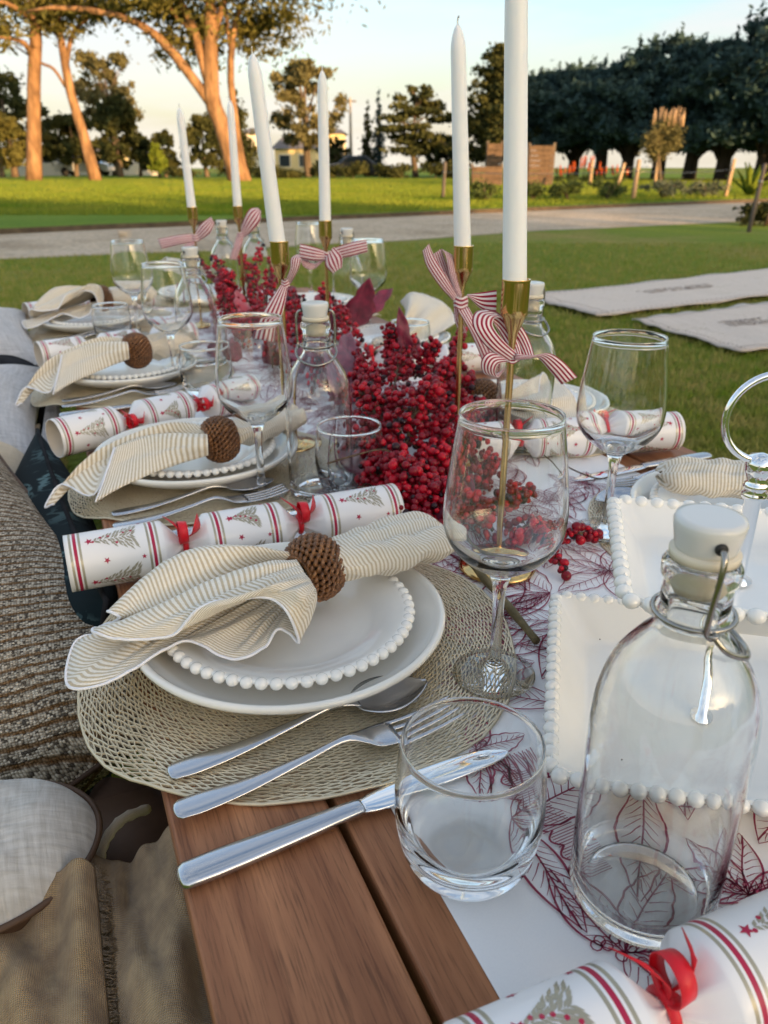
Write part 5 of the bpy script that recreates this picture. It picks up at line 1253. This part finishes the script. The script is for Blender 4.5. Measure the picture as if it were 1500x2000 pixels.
# ================================================================== RIBBON BOWS
def bow(ci, strips, knot, label):
    c = CS[ci][0]; D = Vector((c[0], c[1], 0)).dot(_hf); base = Vector((c[0], c[1], at(*knot[:2], .5).z)); base = far(knot[0], knot[1], D)
    t = thing('ribbon_bow', label, 'bow', base, 0, 'striped ribbon bows')
    for nm, A, B in strips:
        n_ = 26; ea = catmull([far(p[0], p[1], D + p[2]) - base for p in A], n_); eb = catmull([far(p[0], p[1], D + p[2]) - base for p in B], n_)
        rows_ = []; UV = []; L = 0
        for i in range(n_):
            if i: L += ((ea[i] + eb[i]) / 2 - (ea[i - 1] + eb[i - 1]) / 2).length
            rows_.append([lerp(ea[i], eb[i], v) + _hf * (-.0012 * math.sin(v * PI)) for v in (0, .25, .5, .75, 1)]); UV.append([(L, v * .985 + .09) for v in (0, .25, .5, .75, 1)])
        mb = MB(); mb.grid(rows_, uv=UV); solid(obj(nm, mb, MT['bow'], t), .0005)
    w, h = knot[2] / FPX * D, knot[3] / FPX * D
    mb = MB(); P = []; UV = []
    for i in range(9):
        f = -1 + 2 * i / 8; P.append([_r * (w * math.cos(a) * (1.0 - .12 * f * f)) + _hf * (-.0045 * math.sin(a) * 1.3) + Vector((0, 0, h * f + .0012 * math.sin(a * 3))) for a in np.linspace(0, 2 * PI, 19)[:-1]]); UV.append([(0, f * .3 + .4)] * 18)
    mb.grid(P, cv=True, uv=UV); obj('knot', mb, MT['bow'], t); return t
bow(0, [('tail', [(970, 566, .012), (940, 571, .014), (912, 575, .012)], [(969, 613, .012), (942, 605, .014), (914, 579, .012)]),
        ('loop', [(992, 708, -.006), (955, 682, -.016), (932, 655, -.020), (922, 630, -.018), (928, 610, -.010), (948, 604, 0)], [(1010, 690, -.006), (990, 672, -.014), (972, 652, -.018), (962, 634, -.016), (968, 620, -.008), (986, 622, 0)]),
        ('loop', [(948, 604, 0), (975, 612, .006), (1000, 638, .006), (1013, 668, .0), (1020, 692, -.006)], [(966, 634, .0), (976, 652, .004), (986, 670, .004), (996, 684, 0), (1004, 702, -.006)]),
        ('loop', [(1012, 628, .010), (1026, 648, .008), (1037, 672, .004), (1043, 694, 0)], [(1002, 660, .010), (1010, 674, .008), (1016, 686, .004), (1022, 698, 0)]),
        ('tail', [(1008, 690, -.008), (1040, 694, -.014), (1072, 690, -.014), (1100, 706, -.008), (1128, 736, -.002)], [(1006, 704, -.008), (1032, 701, -.012), (1050, 699, -.012), (1072, 722, -.007), (1096, 751, -.002)]),
        ('loop', [(990, 690, -.004), (955, 688, -.016), (940, 705, -.018), (943, 727, -.012), (960, 733, -.002), (980, 725, .004)], [(998, 706, -.004), (975, 710, -.014), (968, 720, -.016), (968, 730, -.010), (975, 736, -.002), (992, 712, .004)])],
    (1000, 697, 17, 9), 'red striped ribbon bow on the nearest candlestick')
bow(1, [('tail', [(825, 490, -.004), (834, 522, -.008), (861, 562, -.008), (886, 588, -.002)], [(838, 476, -.004), (848, 500, -.008), (870, 536, -.008), (894, 578, -.002)]),
        ('loop', [(846, 496, .004), (858, 530, .004), (876, 562, .002), (890, 584, 0)], [(862, 486, .006), (874, 520, .008), (884, 552, .006), (897, 580, 0)]),
        ('loop', [(862, 486, .004), (870, 500, -.004), (878, 540, -.006), (892, 582, -.002)], [(884, 498, .004), (889, 520, -.004), (894, 550, -.006), (905, 582, -.002)]),
        ('tail', [(890, 600, -.002), (905, 625, -.008), (921, 655, -.010), (940, 700, -.006), (946, 732, 0)], [(915, 600, -.002), (930, 628, -.008), (948, 655, -.010), (966, 690, -.006), (972, 715, 0)]),
        ('tail', [(886, 600, .0), (888, 625, .004), (896, 650, .006)], [(900, 600, 0), (905, 625, .004), (912, 650, .006)])],
    (900, 590, 14, 11), 'red striped ribbon bow on the second candlestick')
bow(2, [('tail', [(548, 556, -.004), (525, 590, -.012), (508, 620, -.014), (494, 662, -.008)], [(562, 560, -.004), (556, 595, -.012), (548, 625, -.014), (538, 668, -.008)]),
        ('loop', [(556, 552, 0), (566, 525, -.010), (568, 505, -.010), (580, 497, 0)], [(568, 554, 0), (582, 528, -.010), (588, 508, -.010), (584, 497, 0)]),
        ('loop', [(545, 550, .004), (540, 535, .010), (544, 520, .010)], [(556, 548, .004), (552, 532, .010), (556, 518, .010)])],
    (557, 554, 9, 7), 'red striped ribbon bow with long tail on the leaning candle')
bow(3, [('loop', [(640, 492, 0), (612, 482, -.012), (586, 476, -.010)], [(640, 508, 0), (612, 510, -.012), (584, 505, -.010)]),
        ('loop', [(586, 500, -.010), (592, 520, -.006), (612, 526, 0), (634, 508, 0)], [(600, 502, -.004), (604, 512, 0), (616, 514, .004), (636, 500, .004)]),
        ('loop', [(636, 500, -.004), (636, 520, -.014), (650, 534, -.014)], [(652, 482, -.004), (668, 500, -.014), (668, 522, -.014)]),
        ('tail', [(652, 484, 0), (685, 474, -.006), (716, 468, -.004)], [(662, 506, 0), (690, 500, -.006), (718, 492, -.004)])],
    (640, 500, 9, 8), 'wide red striped ribbon bow on the middle candlestick')
bow(4, [('loop', [(468, 458, 0), (476, 428, -.012), (488, 408, -.012), (504, 406, 0)], [(478, 464, 0), (496, 448, -.012), (508, 432, -.012), (510, 412, 0)]),
        ('tail', [(464, 455, 0), (456, 480, -.008), (448, 506, -.006)], [(476, 462, 0), (470, 485, -.008), (462, 508, -.006)])],
    (470, 460, 6, 6), 'red striped ribbon bow on the second farthest candlestick')
bow(5, [('tail', [(378, 456, 0), (345, 460, -.012), (308, 467, -.010)], [(382, 472, 0), (350, 478, -.012), (316, 486, -.010)]),
        ('loop', [(378, 460, 0), (392, 438, -.010), (412, 423, -.008)], [(390, 470, 0), (410, 456, -.010), (419, 436, -.008)]),
        ('loop', [(380, 470, 0), (362, 478, -.01), (354, 488, -.006), (366, 494, 0)], [(386, 476, 0), (372, 482, -.01), (366, 487, -.006), (372, 490, 0)])],
    (382, 464, 7, 6), 'red striped ribbon bow on the farthest left candlestick')

# ================================================================== BERRY GARLAND
def berry_mesh(m):
    mb = MB(); n = 8; mb.lathe([(0 if i in (0, n) else math.sin(PI * i / n), -math.cos(PI * i / n)) for i in range(n + 1)], 14); return mb.mesh('berry', m)
BM = [berry_mesh(MT['berry']), berry_mesh(MT['berry_deep']), berry_mesh(MT['berry_dark'])]
def spray(label, a, b, n, spread, seed, sag=.01, rb=.0050):
    a, b = rw(a), rw(b); rnd = random.Random(seed); t = thing('berry_spray', label, 'berry spray', a, 0, 'red berry sprays of the table garland')
    L = (b - a).length; mid = lerp(a, b, .5) + Vector((rnd.uniform(-.012, .012), rnd.uniform(-.012, .012), sag)); P = catmull([a - a, mid - a, b - a], 16)
    mb = MB(); mb.tube(P, [.0024 - .0011 * i / 15 for i in range(16)], 6); st = obj('stem', mb, MT['twig'], t)
    pts = []
    for k in range(n):
        for _try in range(12):
            f = rnd.uniform(.12, 1.0) ** .8; c = P[min(15, int(f * 15))]; d = Vector((rnd.gauss(0, 1), rnd.gauss(0, 1), rnd.gauss(0, 1))).normalized(); q = c + d * rnd.uniform(.25, 1) ** .6 * spread * (1.1 - .55 * f)
            if q.z + a.z < TZ + .006: q.z = TZ + .006 - a.z
            r = rb * rnd.uniform(.5, 1.18)
            if all((q - p).length > (r + s) * .8 for p, s in pts): break
        else: continue
        pts.append((q, r)); u = rnd.random(); o = link('berry', BM[2 if u < .08 else 1 if u < .60 else 0], t); o.location = q; o.scale = (r, r, r * rnd.uniform(.9, 1.1)); o.rotation_euler = (rnd.uniform(0, 6), rnd.uniform(0, 6), 0)
        if k % 3 == 0:
            mb = MB(); mb.tube([c, lerp(c, q, .5) + Vector((0, 0, .002)), q], .0007, 4); obj('pedicel', mb, MT['twig'], st)
    return t
W = 'red berry spray '
SP = [('rising in the middle of the garland below the upright leaf', (760, 830, .43), (800, 650, .50), 100, .034), ('left of the upright leaf beside the second bottle', (725, 850, .43), (705, 680, .47), 90, .032),
      ('arching up beside the second candlestick', (820, 830, .44), (905, 640, .545), 80, .018), ('reaching right toward the nearest candlestick', (850, 860, .43), (935, 790, .46), 70, .022),
      ('leaning over the second bottle shoulder', (765, 880, .43), (705, 760, .49), 95, .034), ('heaped at the top of the near garland', (785, 900, .44), (845, 750, .51), 110, .036),
      ('low behind the second tumbler', (765, 960, .42), (725, 870, .46), 80, .032), ('right of centre below the second candlestick', (825, 960, .42), (900, 850, .46), 95, .032),
      ('filling the middle of the garland in front', (800, 1000, .42), (770, 900, .46), 90, .030), ('hanging low above the nearest napkin end', (850, 1030, .415), (830, 920, .45), 85, .028),
      ('at the foot of the nearest candlestick, left part', (960, 1050, .412), (880, 975, .44), 70, .024), ('seen through the bowl of the nearest wine glass', (965, 1010, .412), (1050, 960, .43), 55, .022),
      ('trailing right to the tiered stand', (1000, 1062, .41), (1172, 1047, .412), 46, .011), ('short tip pointing toward the square plate', (1045, 1062, .408), (1108, 1128, .408), 24, .009),
      ('behind the second bottle stopper', (690, 720, .43), (652, 590, .50), 80, .030), ('between the leaning candle and second bottle', (640, 700, .43), (618, 610, .49), 75, .030),
      ('at the far left of the rear garland', (470, 650, .43), (415, 500, .545), 80, .030), ('standing tallest in the rear garland', (495, 640, .43), (512, 474, .57), 80, .024),
      ('low in front of the rear garland', (450, 660, .42), (432, 560, .5), 70, .034), ('right side of the rear garland', (505, 660, .42), (540, 545, .5), 75, .034),
      ('linking the rear garland to the middle bow', (530, 670, .42), (592, 585, .48), 70, .034), ('thin curling tip at the rear garland', (440, 590, .46), (388, 505, .53), 34, .012),
      ('middle of the rear garland', (480, 610, .44), (472, 500, .55), 75, .030), ('under the nearest napkin end', (880, 1065, .41), (885, 1000, .43), 40, .020),
      ('low between the rear garland and leaning candle', (560, 720, .42), (600, 640, .47), 70, .034), ('low right beside the second candlestick foot', (880, 900, .42), (930, 860, .44), 45, .024)]
SP += [('right flank of the near garland below the second bow', (880, 880, .42), (915, 730, .49), 100, .030), ('bulging right past the second candlestick', (900, 860, .42), (945, 790, .46), 80, .028), ('top of the near garland beside the pointed leaf', (770, 720, .45), (760, 640, .52), 75, .026), ('between pointed leaf and arching spray', (810, 740, .44), (845, 670, .51), 80, .026), ('spreading low to the right on the runner', (900, 960, .41), (950, 900, .43), 70, .028), ('right of the rear garland below the leaning bow', (540, 720, .41), (560, 610, .48), 85, .032), ('between leaning candle and middle bow', (600, 690, .42), (575, 570, .50), 85, .030), ('below the middle bow beside the large leaf', (650, 680, .42), (680, 600, .48), 80, .030), ('left of the large standing leaf', (640, 640, .44), (630, 560, .52), 60, .024), ('behind the second candlestick rod', (860, 760, .43), (895, 700, .48), 70, .026), ('low on the runner right of the second candlestick', (930, 880, .41), (960, 830, .43), 45, .022), ('under the nearest wine glass bowl, right part', (980, 1070, .408), (1060, 1040, .42), 40, .018), ('low on the runner before the second tumbler', (755, 1030, .408), (830, 1040, .42), 60, .026), ('low at the front edge of the near garland', (900, 1020, .41), (850, 960, .44), 80, .032), ('left edge of the near garland against the tumbler', (740, 985, .41), (745, 900, .45), 80, .030), ('deep in the garland centre behind the second tumbler', (700, 900, .41), (760, 850, .45), 110, .040), ('low at the garland heart beside the bottle foot', (730, 830, .415), (790, 800, .47), 120, .042), ('spilling down toward the nearest wine glass', (880, 980, .41), (845, 900, .45), 90, .034),
       ('behind the pointed leaf in the near garland', (760, 760, .43), (790, 690, .48), 95, .036), ('rounding off the near garland on its right', (850, 930, .415), (880, 820, .47), 100, .036), ('on the table below the second tumbler rim', (770, 1010, .41), (830, 985, .43), 70, .030),
       ('under the arching spray by the second candlestick', (840, 800, .43), (870, 720, .50), 85, .028), ('filling the base of the rear garland', (470, 680, .41), (500, 610, .46), 100, .042), ('rear garland heart behind the third bottle', (440, 620, .43), (450, 530, .53), 90, .034), ('rear garland right flank below the leaning candle', (520, 620, .43), (535, 500, .53), 75, .028), ('between the two garland heaps on the runner', (610, 760, .41), (640, 680, .45), 90, .038), ('right of the second bottle shoulder, low', (700, 780, .41), (735, 730, .46), 90, .036)]
for k, (l, a, b, n, s) in enumerate(SP): spray(W + l, a, b, int(n * 1.25), s, 40 + k)
# burgundy leaves
def lobed(L, Wd, lobes):
    pts = []
    for i in range(41):
        f = i / 40; w = Wd * (math.sin(PI * f ** .8) ** .8 if 0 < f < 1 else 0) * (.72 + .28 * abs(math.sin(f * lobes * PI))); pts.append((f * L, w))
    return pts
def big_leaf(label, a, b, wd, m, roll, seed, lobes=3):
    a, b = rw(a), rw(b); d = b - a; L = d.length; d.normalize(); v = (Vector((0, 0, ZC)) - a); s = d.cross(v).normalized(); nrm = s.cross(d); q = Matrix.Rotation(roll, 3, d); s = q @ s; nrm = q @ nrm
    t = thing('autumn_leaf', label, 'leaf', a, 0, 'burgundy leaves in the garland'); P = []
    for f, w in [(x / L, y) for x, y in lobed(L, wd, lobes)]:
        c = d * (L * f) + nrm * (.010 * math.sin(f * 2.6 + seed)); P.append([c + s * (w * g) + nrm * (.22 * abs(g) * w + .002 * math.sin(f * 14 + g * 3)) for g in (-1, -.5, 0, .5, 1)])
    mb = MB(); mb.grid(P); solid(obj('blade', mb, m, t), .0005)
    mb = MB(); mb.tube([d * (L * f) + nrm * (.010 * math.sin(f * 2.6 + seed) + .0006) for f in np.linspace(-.15, .95, 12)], [.0011 - .0008 * i / 11 for i in range(12)], 5); obj('midrib', mb, m, t)
big_leaf('large burgundy leaf standing right of the middle bow', (690, 640, .44), (722, 540, .56), .034, MT['leaf_red'], .2, 0)
big_leaf('burgundy leaf spreading right toward the far wine glass', (690, 640, .44), (768, 560, .52), .026, MT['leaf_red'], -.4, 1)
big_leaf('burgundy leaf behind the second bottle neck', (660, 780, .43), (690, 640, .50), .034, MT['leaf_red'], .3, 2)
big_leaf('pointed burgundy leaf standing up from the near berries', (795, 700, .47), (780, 600, .56), .014, MT['leaf_red'], .1, 1, 2)
big_leaf('short burgundy leaf beside the pointed leaf', (805, 700, .46), (815, 655, .50), .010, MT['leaf_red'], .3, 1, 2)
big_leaf('dark burgundy leaf low beside the second candlestick', (860, 800, .43), (905, 730, .48), .034, MT['leaf_red'], -.5, 2)
big_leaf('scarlet leaf in the rear garland', (480, 640, .44), (460, 570, .49), .020, MT['leaf_scarlet'], .5, 0)
big_leaf('scarlet leaf tip behind the leaning bow', (610, 620, .46), (640, 560, .51), .016, MT['leaf_scarlet'], -.2, 1)
big_leaf('burgundy leaf below the rear garland', (440, 650, .43), (520, 620, .46), .034, MT['leaf_red'], 0, 2)
big_leaf('burgundy leaf left of the second wine glass bowl', (600, 720, .43), (560, 650, .47), .03, MT['leaf_red'], .4, 2)
big_leaf('narrow burgundy leaf left of the third bottle', (362, 600, .42), (355, 545, .48), .012, MT['leaf_red'], .1, 2, 2)
for k, (a_, b_, w_, l_) in enumerate([((690, 860, .41), (720, 940, .43), .030, 'low leaf beside the second bottle foot'), ((740, 960, .41), (800, 1015, .42), .030, 'low leaf behind the second tumbler'), ((860, 960, .41), (930, 1000, .42), .030, 'low leaf at the foot of the nearest candlestick'), ((820, 1000, .41), (880, 1050, .415), .026, 'low leaf above the nearest napkin end'),
     ((860, 880, .42), (920, 830, .45), .028, 'low leaf left of the second candlestick foot'), ((700, 790, .42), (650, 740, .45), .030, 'leaf behind the second bottle body'), ((470, 700, .41), (410, 680, .42), .030, 'low leaf before the third bottle'), ((520, 700, .41), (580, 690, .43), .034, 'low leaf between the rear garland and second bottle'), ((600, 640, .44), (650, 620, .48), .028, 'leaf under the middle bow'), ((470, 580, .47), (420, 545, .51), .024, 'leaf high in the rear garland'), ((540, 600, .45), (580, 560, .49), .026, 'leaf right of the rear garland')]):
    big_leaf('dark burgundy ' + l_, a_, b_, w_, MT['leaf_red'], .35 - .15 * (k % 5), k % 3)
# twigs
tw = MB(); tw.tube(catmull([at(862, 1030, .412), at(905, 1082, .409), at(935, 1118, .408), at(985, 1175, .409), at(1048, 1252, .408)], 26), [.0038 + .0005 * math.sin(i) for i in range(26)], 8)
tag(obj('garland_branch', tw, MT['twig_olive']), 'bare olive brown branch running under the nearest wine glass', 'branch')
for k, (pts, l) in enumerate([([(640, 905, .49), (690, 890, .485), (745, 878, .48), (775, 890, .46)], 'thin dark twig crossing the rim of the second tumbler'),
                              ([(1060, 885, .41), (1090, 900, .412), (1125, 920, .411), (1170, 935, .41), (1195, 928, .412)], 'thin dark twig lying on paper beyond the nearest wine glass'),
                              ([(700, 950, .45), (755, 955, .45), (775, 930, .44), (760, 905, .44), (740, 915, .45)], 'wiry curled tendril beside the second tumbler')]):
    mb = MB(); mb.tube(catmull([rw(p) for p in pts], 24), .0011, 5); tag(obj('twig', mb, MT['twig']), l, 'twig')
mb = MB(); mb.tube(catmull([at(1168, 1240, .408 + .003), at(1172, 1250, .411)], 4), .0007, 5); mb.tube(catmull([at(1166, 1241, .412), at(1180, 1237, .414), at(1186, 1240, .412)], 8), [.0006, .0009, .0013, .0016, .0015, .0012, .0008, .0004], 5)
tag(obj('leaf_scrap', mb, MT['twig']), 'tiny dry leaf scrap lying in the lower square plate', 'leaf scrap')

# ================================================================== CUSHIONS AND THROW, LEFT
def pillow(name, label, loc, size, rot, m, wr=.012, seed=0, parts=None, uvs=1.0, pw_=2.6):
    t = thing(name, label, 'cushion', loc); t.rotation_euler = rot; w, h, th = size; n = 44
    for sgn in (1, -1):
        P = []; UV = []
        for i in range(n + 1):
            row = []; ur = []
            for j in range(n + 1):
                u, v = -1 + 2 * i / n, -1 + 2 * j / n; k = max(0, (1 - abs(u) ** pw_)) ** .5 * max(0, (1 - abs(v) ** pw_)) ** .5
                x = u * w / 2 * (1 - .07 * (1 - v * v)); y = v * h / 2 * (1 - .07 * (1 - u * u)); z = sgn * th / 2 * k + wr * k * mnoise.noise(Vector((u * 2.1 + seed, v * 2.1, sgn * 3 + seed))) + wr * .5 * mnoise.noise(Vector((u * 5 + seed, v * 3, seed + 7))) * k
                row.append((x, y, z)); ur.append((u * w / 2 * uvs, v * h / 2 * uvs))
            P.append(row); UV.append(ur)
        mb = MB(); mb.grid(P, uv=UV, flip=sgn > 0); obj('front' if sgn > 0 else 'back', mb, m, t)
    return t
def piping(t, size, m, r=.003):
    w, h, th = size; mb = MB(); P = []
    for k in range(64):
        a = 2 * PI * k / 64; c, s = math.cos(a), math.sin(a); u = max(-1, min(1, c * 1.45)) if abs(c) * 1.45 > 1 else c * 1.45; v = max(-1, min(1, s * 1.45)); P.append((u * w / 2 * (1 - .07 * (1 - v * v)), v * h / 2 * (1 - .07 * (1 - u * u)), 0))
    mb.tube(P, r, 6, closed=True); obj('piping', mb, m, t)
sz = (.56, .72, .24); t = pillow('tweed_cushion', 'large knitted tweed cushion leaning beside the nearest place', (-.262, .900, .262), sz, (R(8), R(-22), R(16)), MT['tweed'], .014, 2); piping(t, sz, MT['leather'])
sz = (.34, .60, .13); t = pillow('velvet_cushion', 'dark teal velvet cushion with pale fern print behind the tweed one', (-.055, .990, .232), sz, (0, R(-78), R(5)), MT['velvet'], .008, 4); piping(t, sz, MT['charcoal'])
sz = (.46, .40, .14); t = pillow('cotton_cushion', 'plain cream cotton cushion behind the dark velvet one', (-.275, 1.300, .300), sz, (R(6), R(-6), 0), MT['cream_cloth'], .006, 5); piping(t, sz, MT['cream_cloth'])
sz = (.46, .44, .16); t = pillow('frilled_cushion', 'pale grey frilled linen cushion by the second cracker', (-.260, 1.560, .335), sz, (R(6), R(-8), R(-6)), MT['linen_grey'], .010, 6)
mb = MB(); P = []
for k in range(240):
    a = 2 * PI * k / 240; c, s = math.cos(a), math.sin(a); u = max(-1, min(1, c * 1.42)); v = max(-1, min(1, s * 1.42)); row = []
    for q in range(4):
        e = 1 + .10 * q / 3; row.append((u * .23 * e, v * .22 * e, .012 * math.sin(k * 1.15) * q / 3 - .012 * q / 3))
    P.append(row)
mb.grid(P, cu=True); solid(obj('frill', mb, MT['linen_grey'], t), .001)
sz = (.42, .44, .16); t = pillow('charcoal_cushion', 'charcoal cushion between the frilled and grey linen ones', (-.225, 1.800, .318), sz, (R(5), R(-5), 0), MT['charcoal'], .008, 7); piping(t, sz, MT['charcoal'])
sz = (.46, .40, .16); t = pillow('linen_cushion', 'pale grey linen cushion by the third cracker', (-.265, 2.060, .380), sz, (R(8), R(-6), R(5)), MT['linen_grey'], .012, 8); piping(t, sz, MT['linen_grey'])
# round linen pouf with leather piping, rope handle
pc = Vector((-.108, .480, .0)); t = thing('round_pouf', 'round pale linen seat pad with brown piping at the left edge', 'pouf', pc)
P = []; UV = []
for i in range(17):
    f = i / 16; row = []; ur = []
    for j in range(72):
        a = 2 * PI * j / 72; r = .080 * f; x, y = r * math.cos(a), r * math.sin(a) * .86; z = .331 + .034 * (1 - f ** 2.6) ** .7 + .010 * mnoise.noise(Vector((x * 22, y * 22, 1))) * (1 - f ** 4) + .005 * abs(mnoise.noise(Vector((x * 45 + y * 30, y * 16, 3)))) * (1 - f ** 6); row.append((x, y, z)); ur.append((x, y))
    P.append(row); UV.append(ur)
mb = MB(); mb.grid(P, cv=True, uv=UV); obj('linen_top', mb, MT['linen'], t)
mb = MB(); mb.tube([(.0815 * math.cos(a), .0702 * math.sin(a), .332) for a in np.linspace(0, 2 * PI, 73)[:-1]], .0024, 8, closed=True); obj('piping', mb, MT['leather'], t)
mb = MB(); mb.lathe([(0, .01), (.055, .01), (.058, .08), (.058, .18), (.060, .27), (.066, .315), (.070, .330)], 48); obj('side', mb, MT['leather'], t)
bagc = at(255, 1640, .24); bag = thing('leather_bag', 'dark brown bag with pale rope handle tucked under the table edge', 'bag', (bagc.x, bagc.y, 0))
P = []
for i in range(20):
    f = i / 19; P.append([(.075 * math.cos(a) * (1 + .06 * math.sin(3 * a + f * 4)) * (1 - .35 * f ** 3), .085 * math.sin(a) * (1 + .05 * math.sin(5 * a)) * (1 - .35 * f ** 3), .26 * f + .01 * math.sin(4 * a) * f) for a in np.linspace(0, 2 * PI, 41)[:-1]])
mb = MB(); mb.grid(P, cv=True); mb.f.append(tuple(19 * 40 + j for j in range(40))); mb.m.append(0); obj('bag_body', mb, MT['leather'], bag)
hb = Vector((bagc.x, bagc.y, 0)); mb = MB(); mb.tube([p - hb for p in catmull([at(288, 1580, .285), at(240, 1600, .30), at(207, 1640, .30), at(196, 1680, .295), at(210, 1708, .285), at(232, 1712, .27)], 30)], [.0042 + .0005 * math.sin(i * 2) for i in range(30)], 8); obj('rope_handle', mb, MT['cream_cloth'], bag)
# throw: two overlapping falls of waffle cloth
th = thing('waffle_throw', 'crumpled tan waffle weave throw in the bottom left corner', 'throw', (-.1, .35, .0))
def fall(name, quad, folds, seed, amp):
    n, m_ = 90, 90; P = []; UV = []; q0, q1, q2, q3 = [rw(q) for q in quad]; base = Vector((-.1, .35, 0))
    for i in range(n):
        row = []; ur = []
        for j in range(m_):
            u, v = i / (n - 1), j / (m_ - 1); p = lerp(lerp(q0, q1, u), lerp(q3, q2, u), v)
            z = 0
            for (cu, wdt, a, sl, cv) in folds:
                d = u - (cu + sl * (v - .5) + cv * math.sin(v * 3.1)); z += a * math.exp(-(d / wdt) ** 2)
            z += amp * mnoise.noise(Vector((u * 3.2 + seed, v * 2.2, seed))) + amp * .35 * mnoise.noise(Vector((u * 8 + seed, v * 5, seed + 3)))
            row.append(p + Vector((0, 0, z)) - base); ur.append((u * .30, v * .30))
        P.append(row); UV.append(ur)
    mb = MB(); mb.grid(P, uv=UV); return solid(obj(name, mb, MT['waffle'], th), .003), P
fall('lower_fall', [(140, 1735, .285), (352, 1625, .345), (470, 2120, .352), (120, 2260, .255)], [(.42, .20, .024, .55, .06), (.80, .13, .010, -.25, .03), (.05, .15, .014, 0, 0)], 1.0, .014)
o, P = fall('upper_fall', [(-160, 1738, .334), (185, 1712, .334), (225, 2150, .310), (-200, 2250, .230)], [(.95, .09, .018, .02, -.04), (.50, .16, .020, .55, .06), (.12, .14, .016, -.3, 0)], 4.0, .014)
fr = MB(); rnd = random.Random(9)
for j in range(0, 90):
    p = P[-1][j]
    for q in range(2): fr.tube([p, p + Vector((rnd.uniform(.002, .006), rnd.uniform(-.003, .003), -.002)), p + Vector((rnd.uniform(.005, .010), rnd.uniform(-.004, .004), rnd.uniform(-.007, -.002)))], .0004, 4)
stuff(obj('fringe', fr, MT['waffle'], th))

# crumbs
for (px, py, z, r, l) in [(637, 1172, TZ + .0215, .0012, 'dark crumb on the nearest beaded plate beside the ring'), (1205, 1480, TZ + .0115, .0007, 'tiny dark crumb in the lower square plate')]:
    mb = MB(); mb.lathe([(0, -r * .5), (r * .8, -r * .3), (r, .1 * r), (r * .6, r * .5), (0, r * .6)], 9, mod=lambda k, a: 1 + .25 * math.sin(3 * a + k)); o = obj('crumb', mb, MT['twig']); o.location = at(px, py, z); tag(o, l, 'crumb')
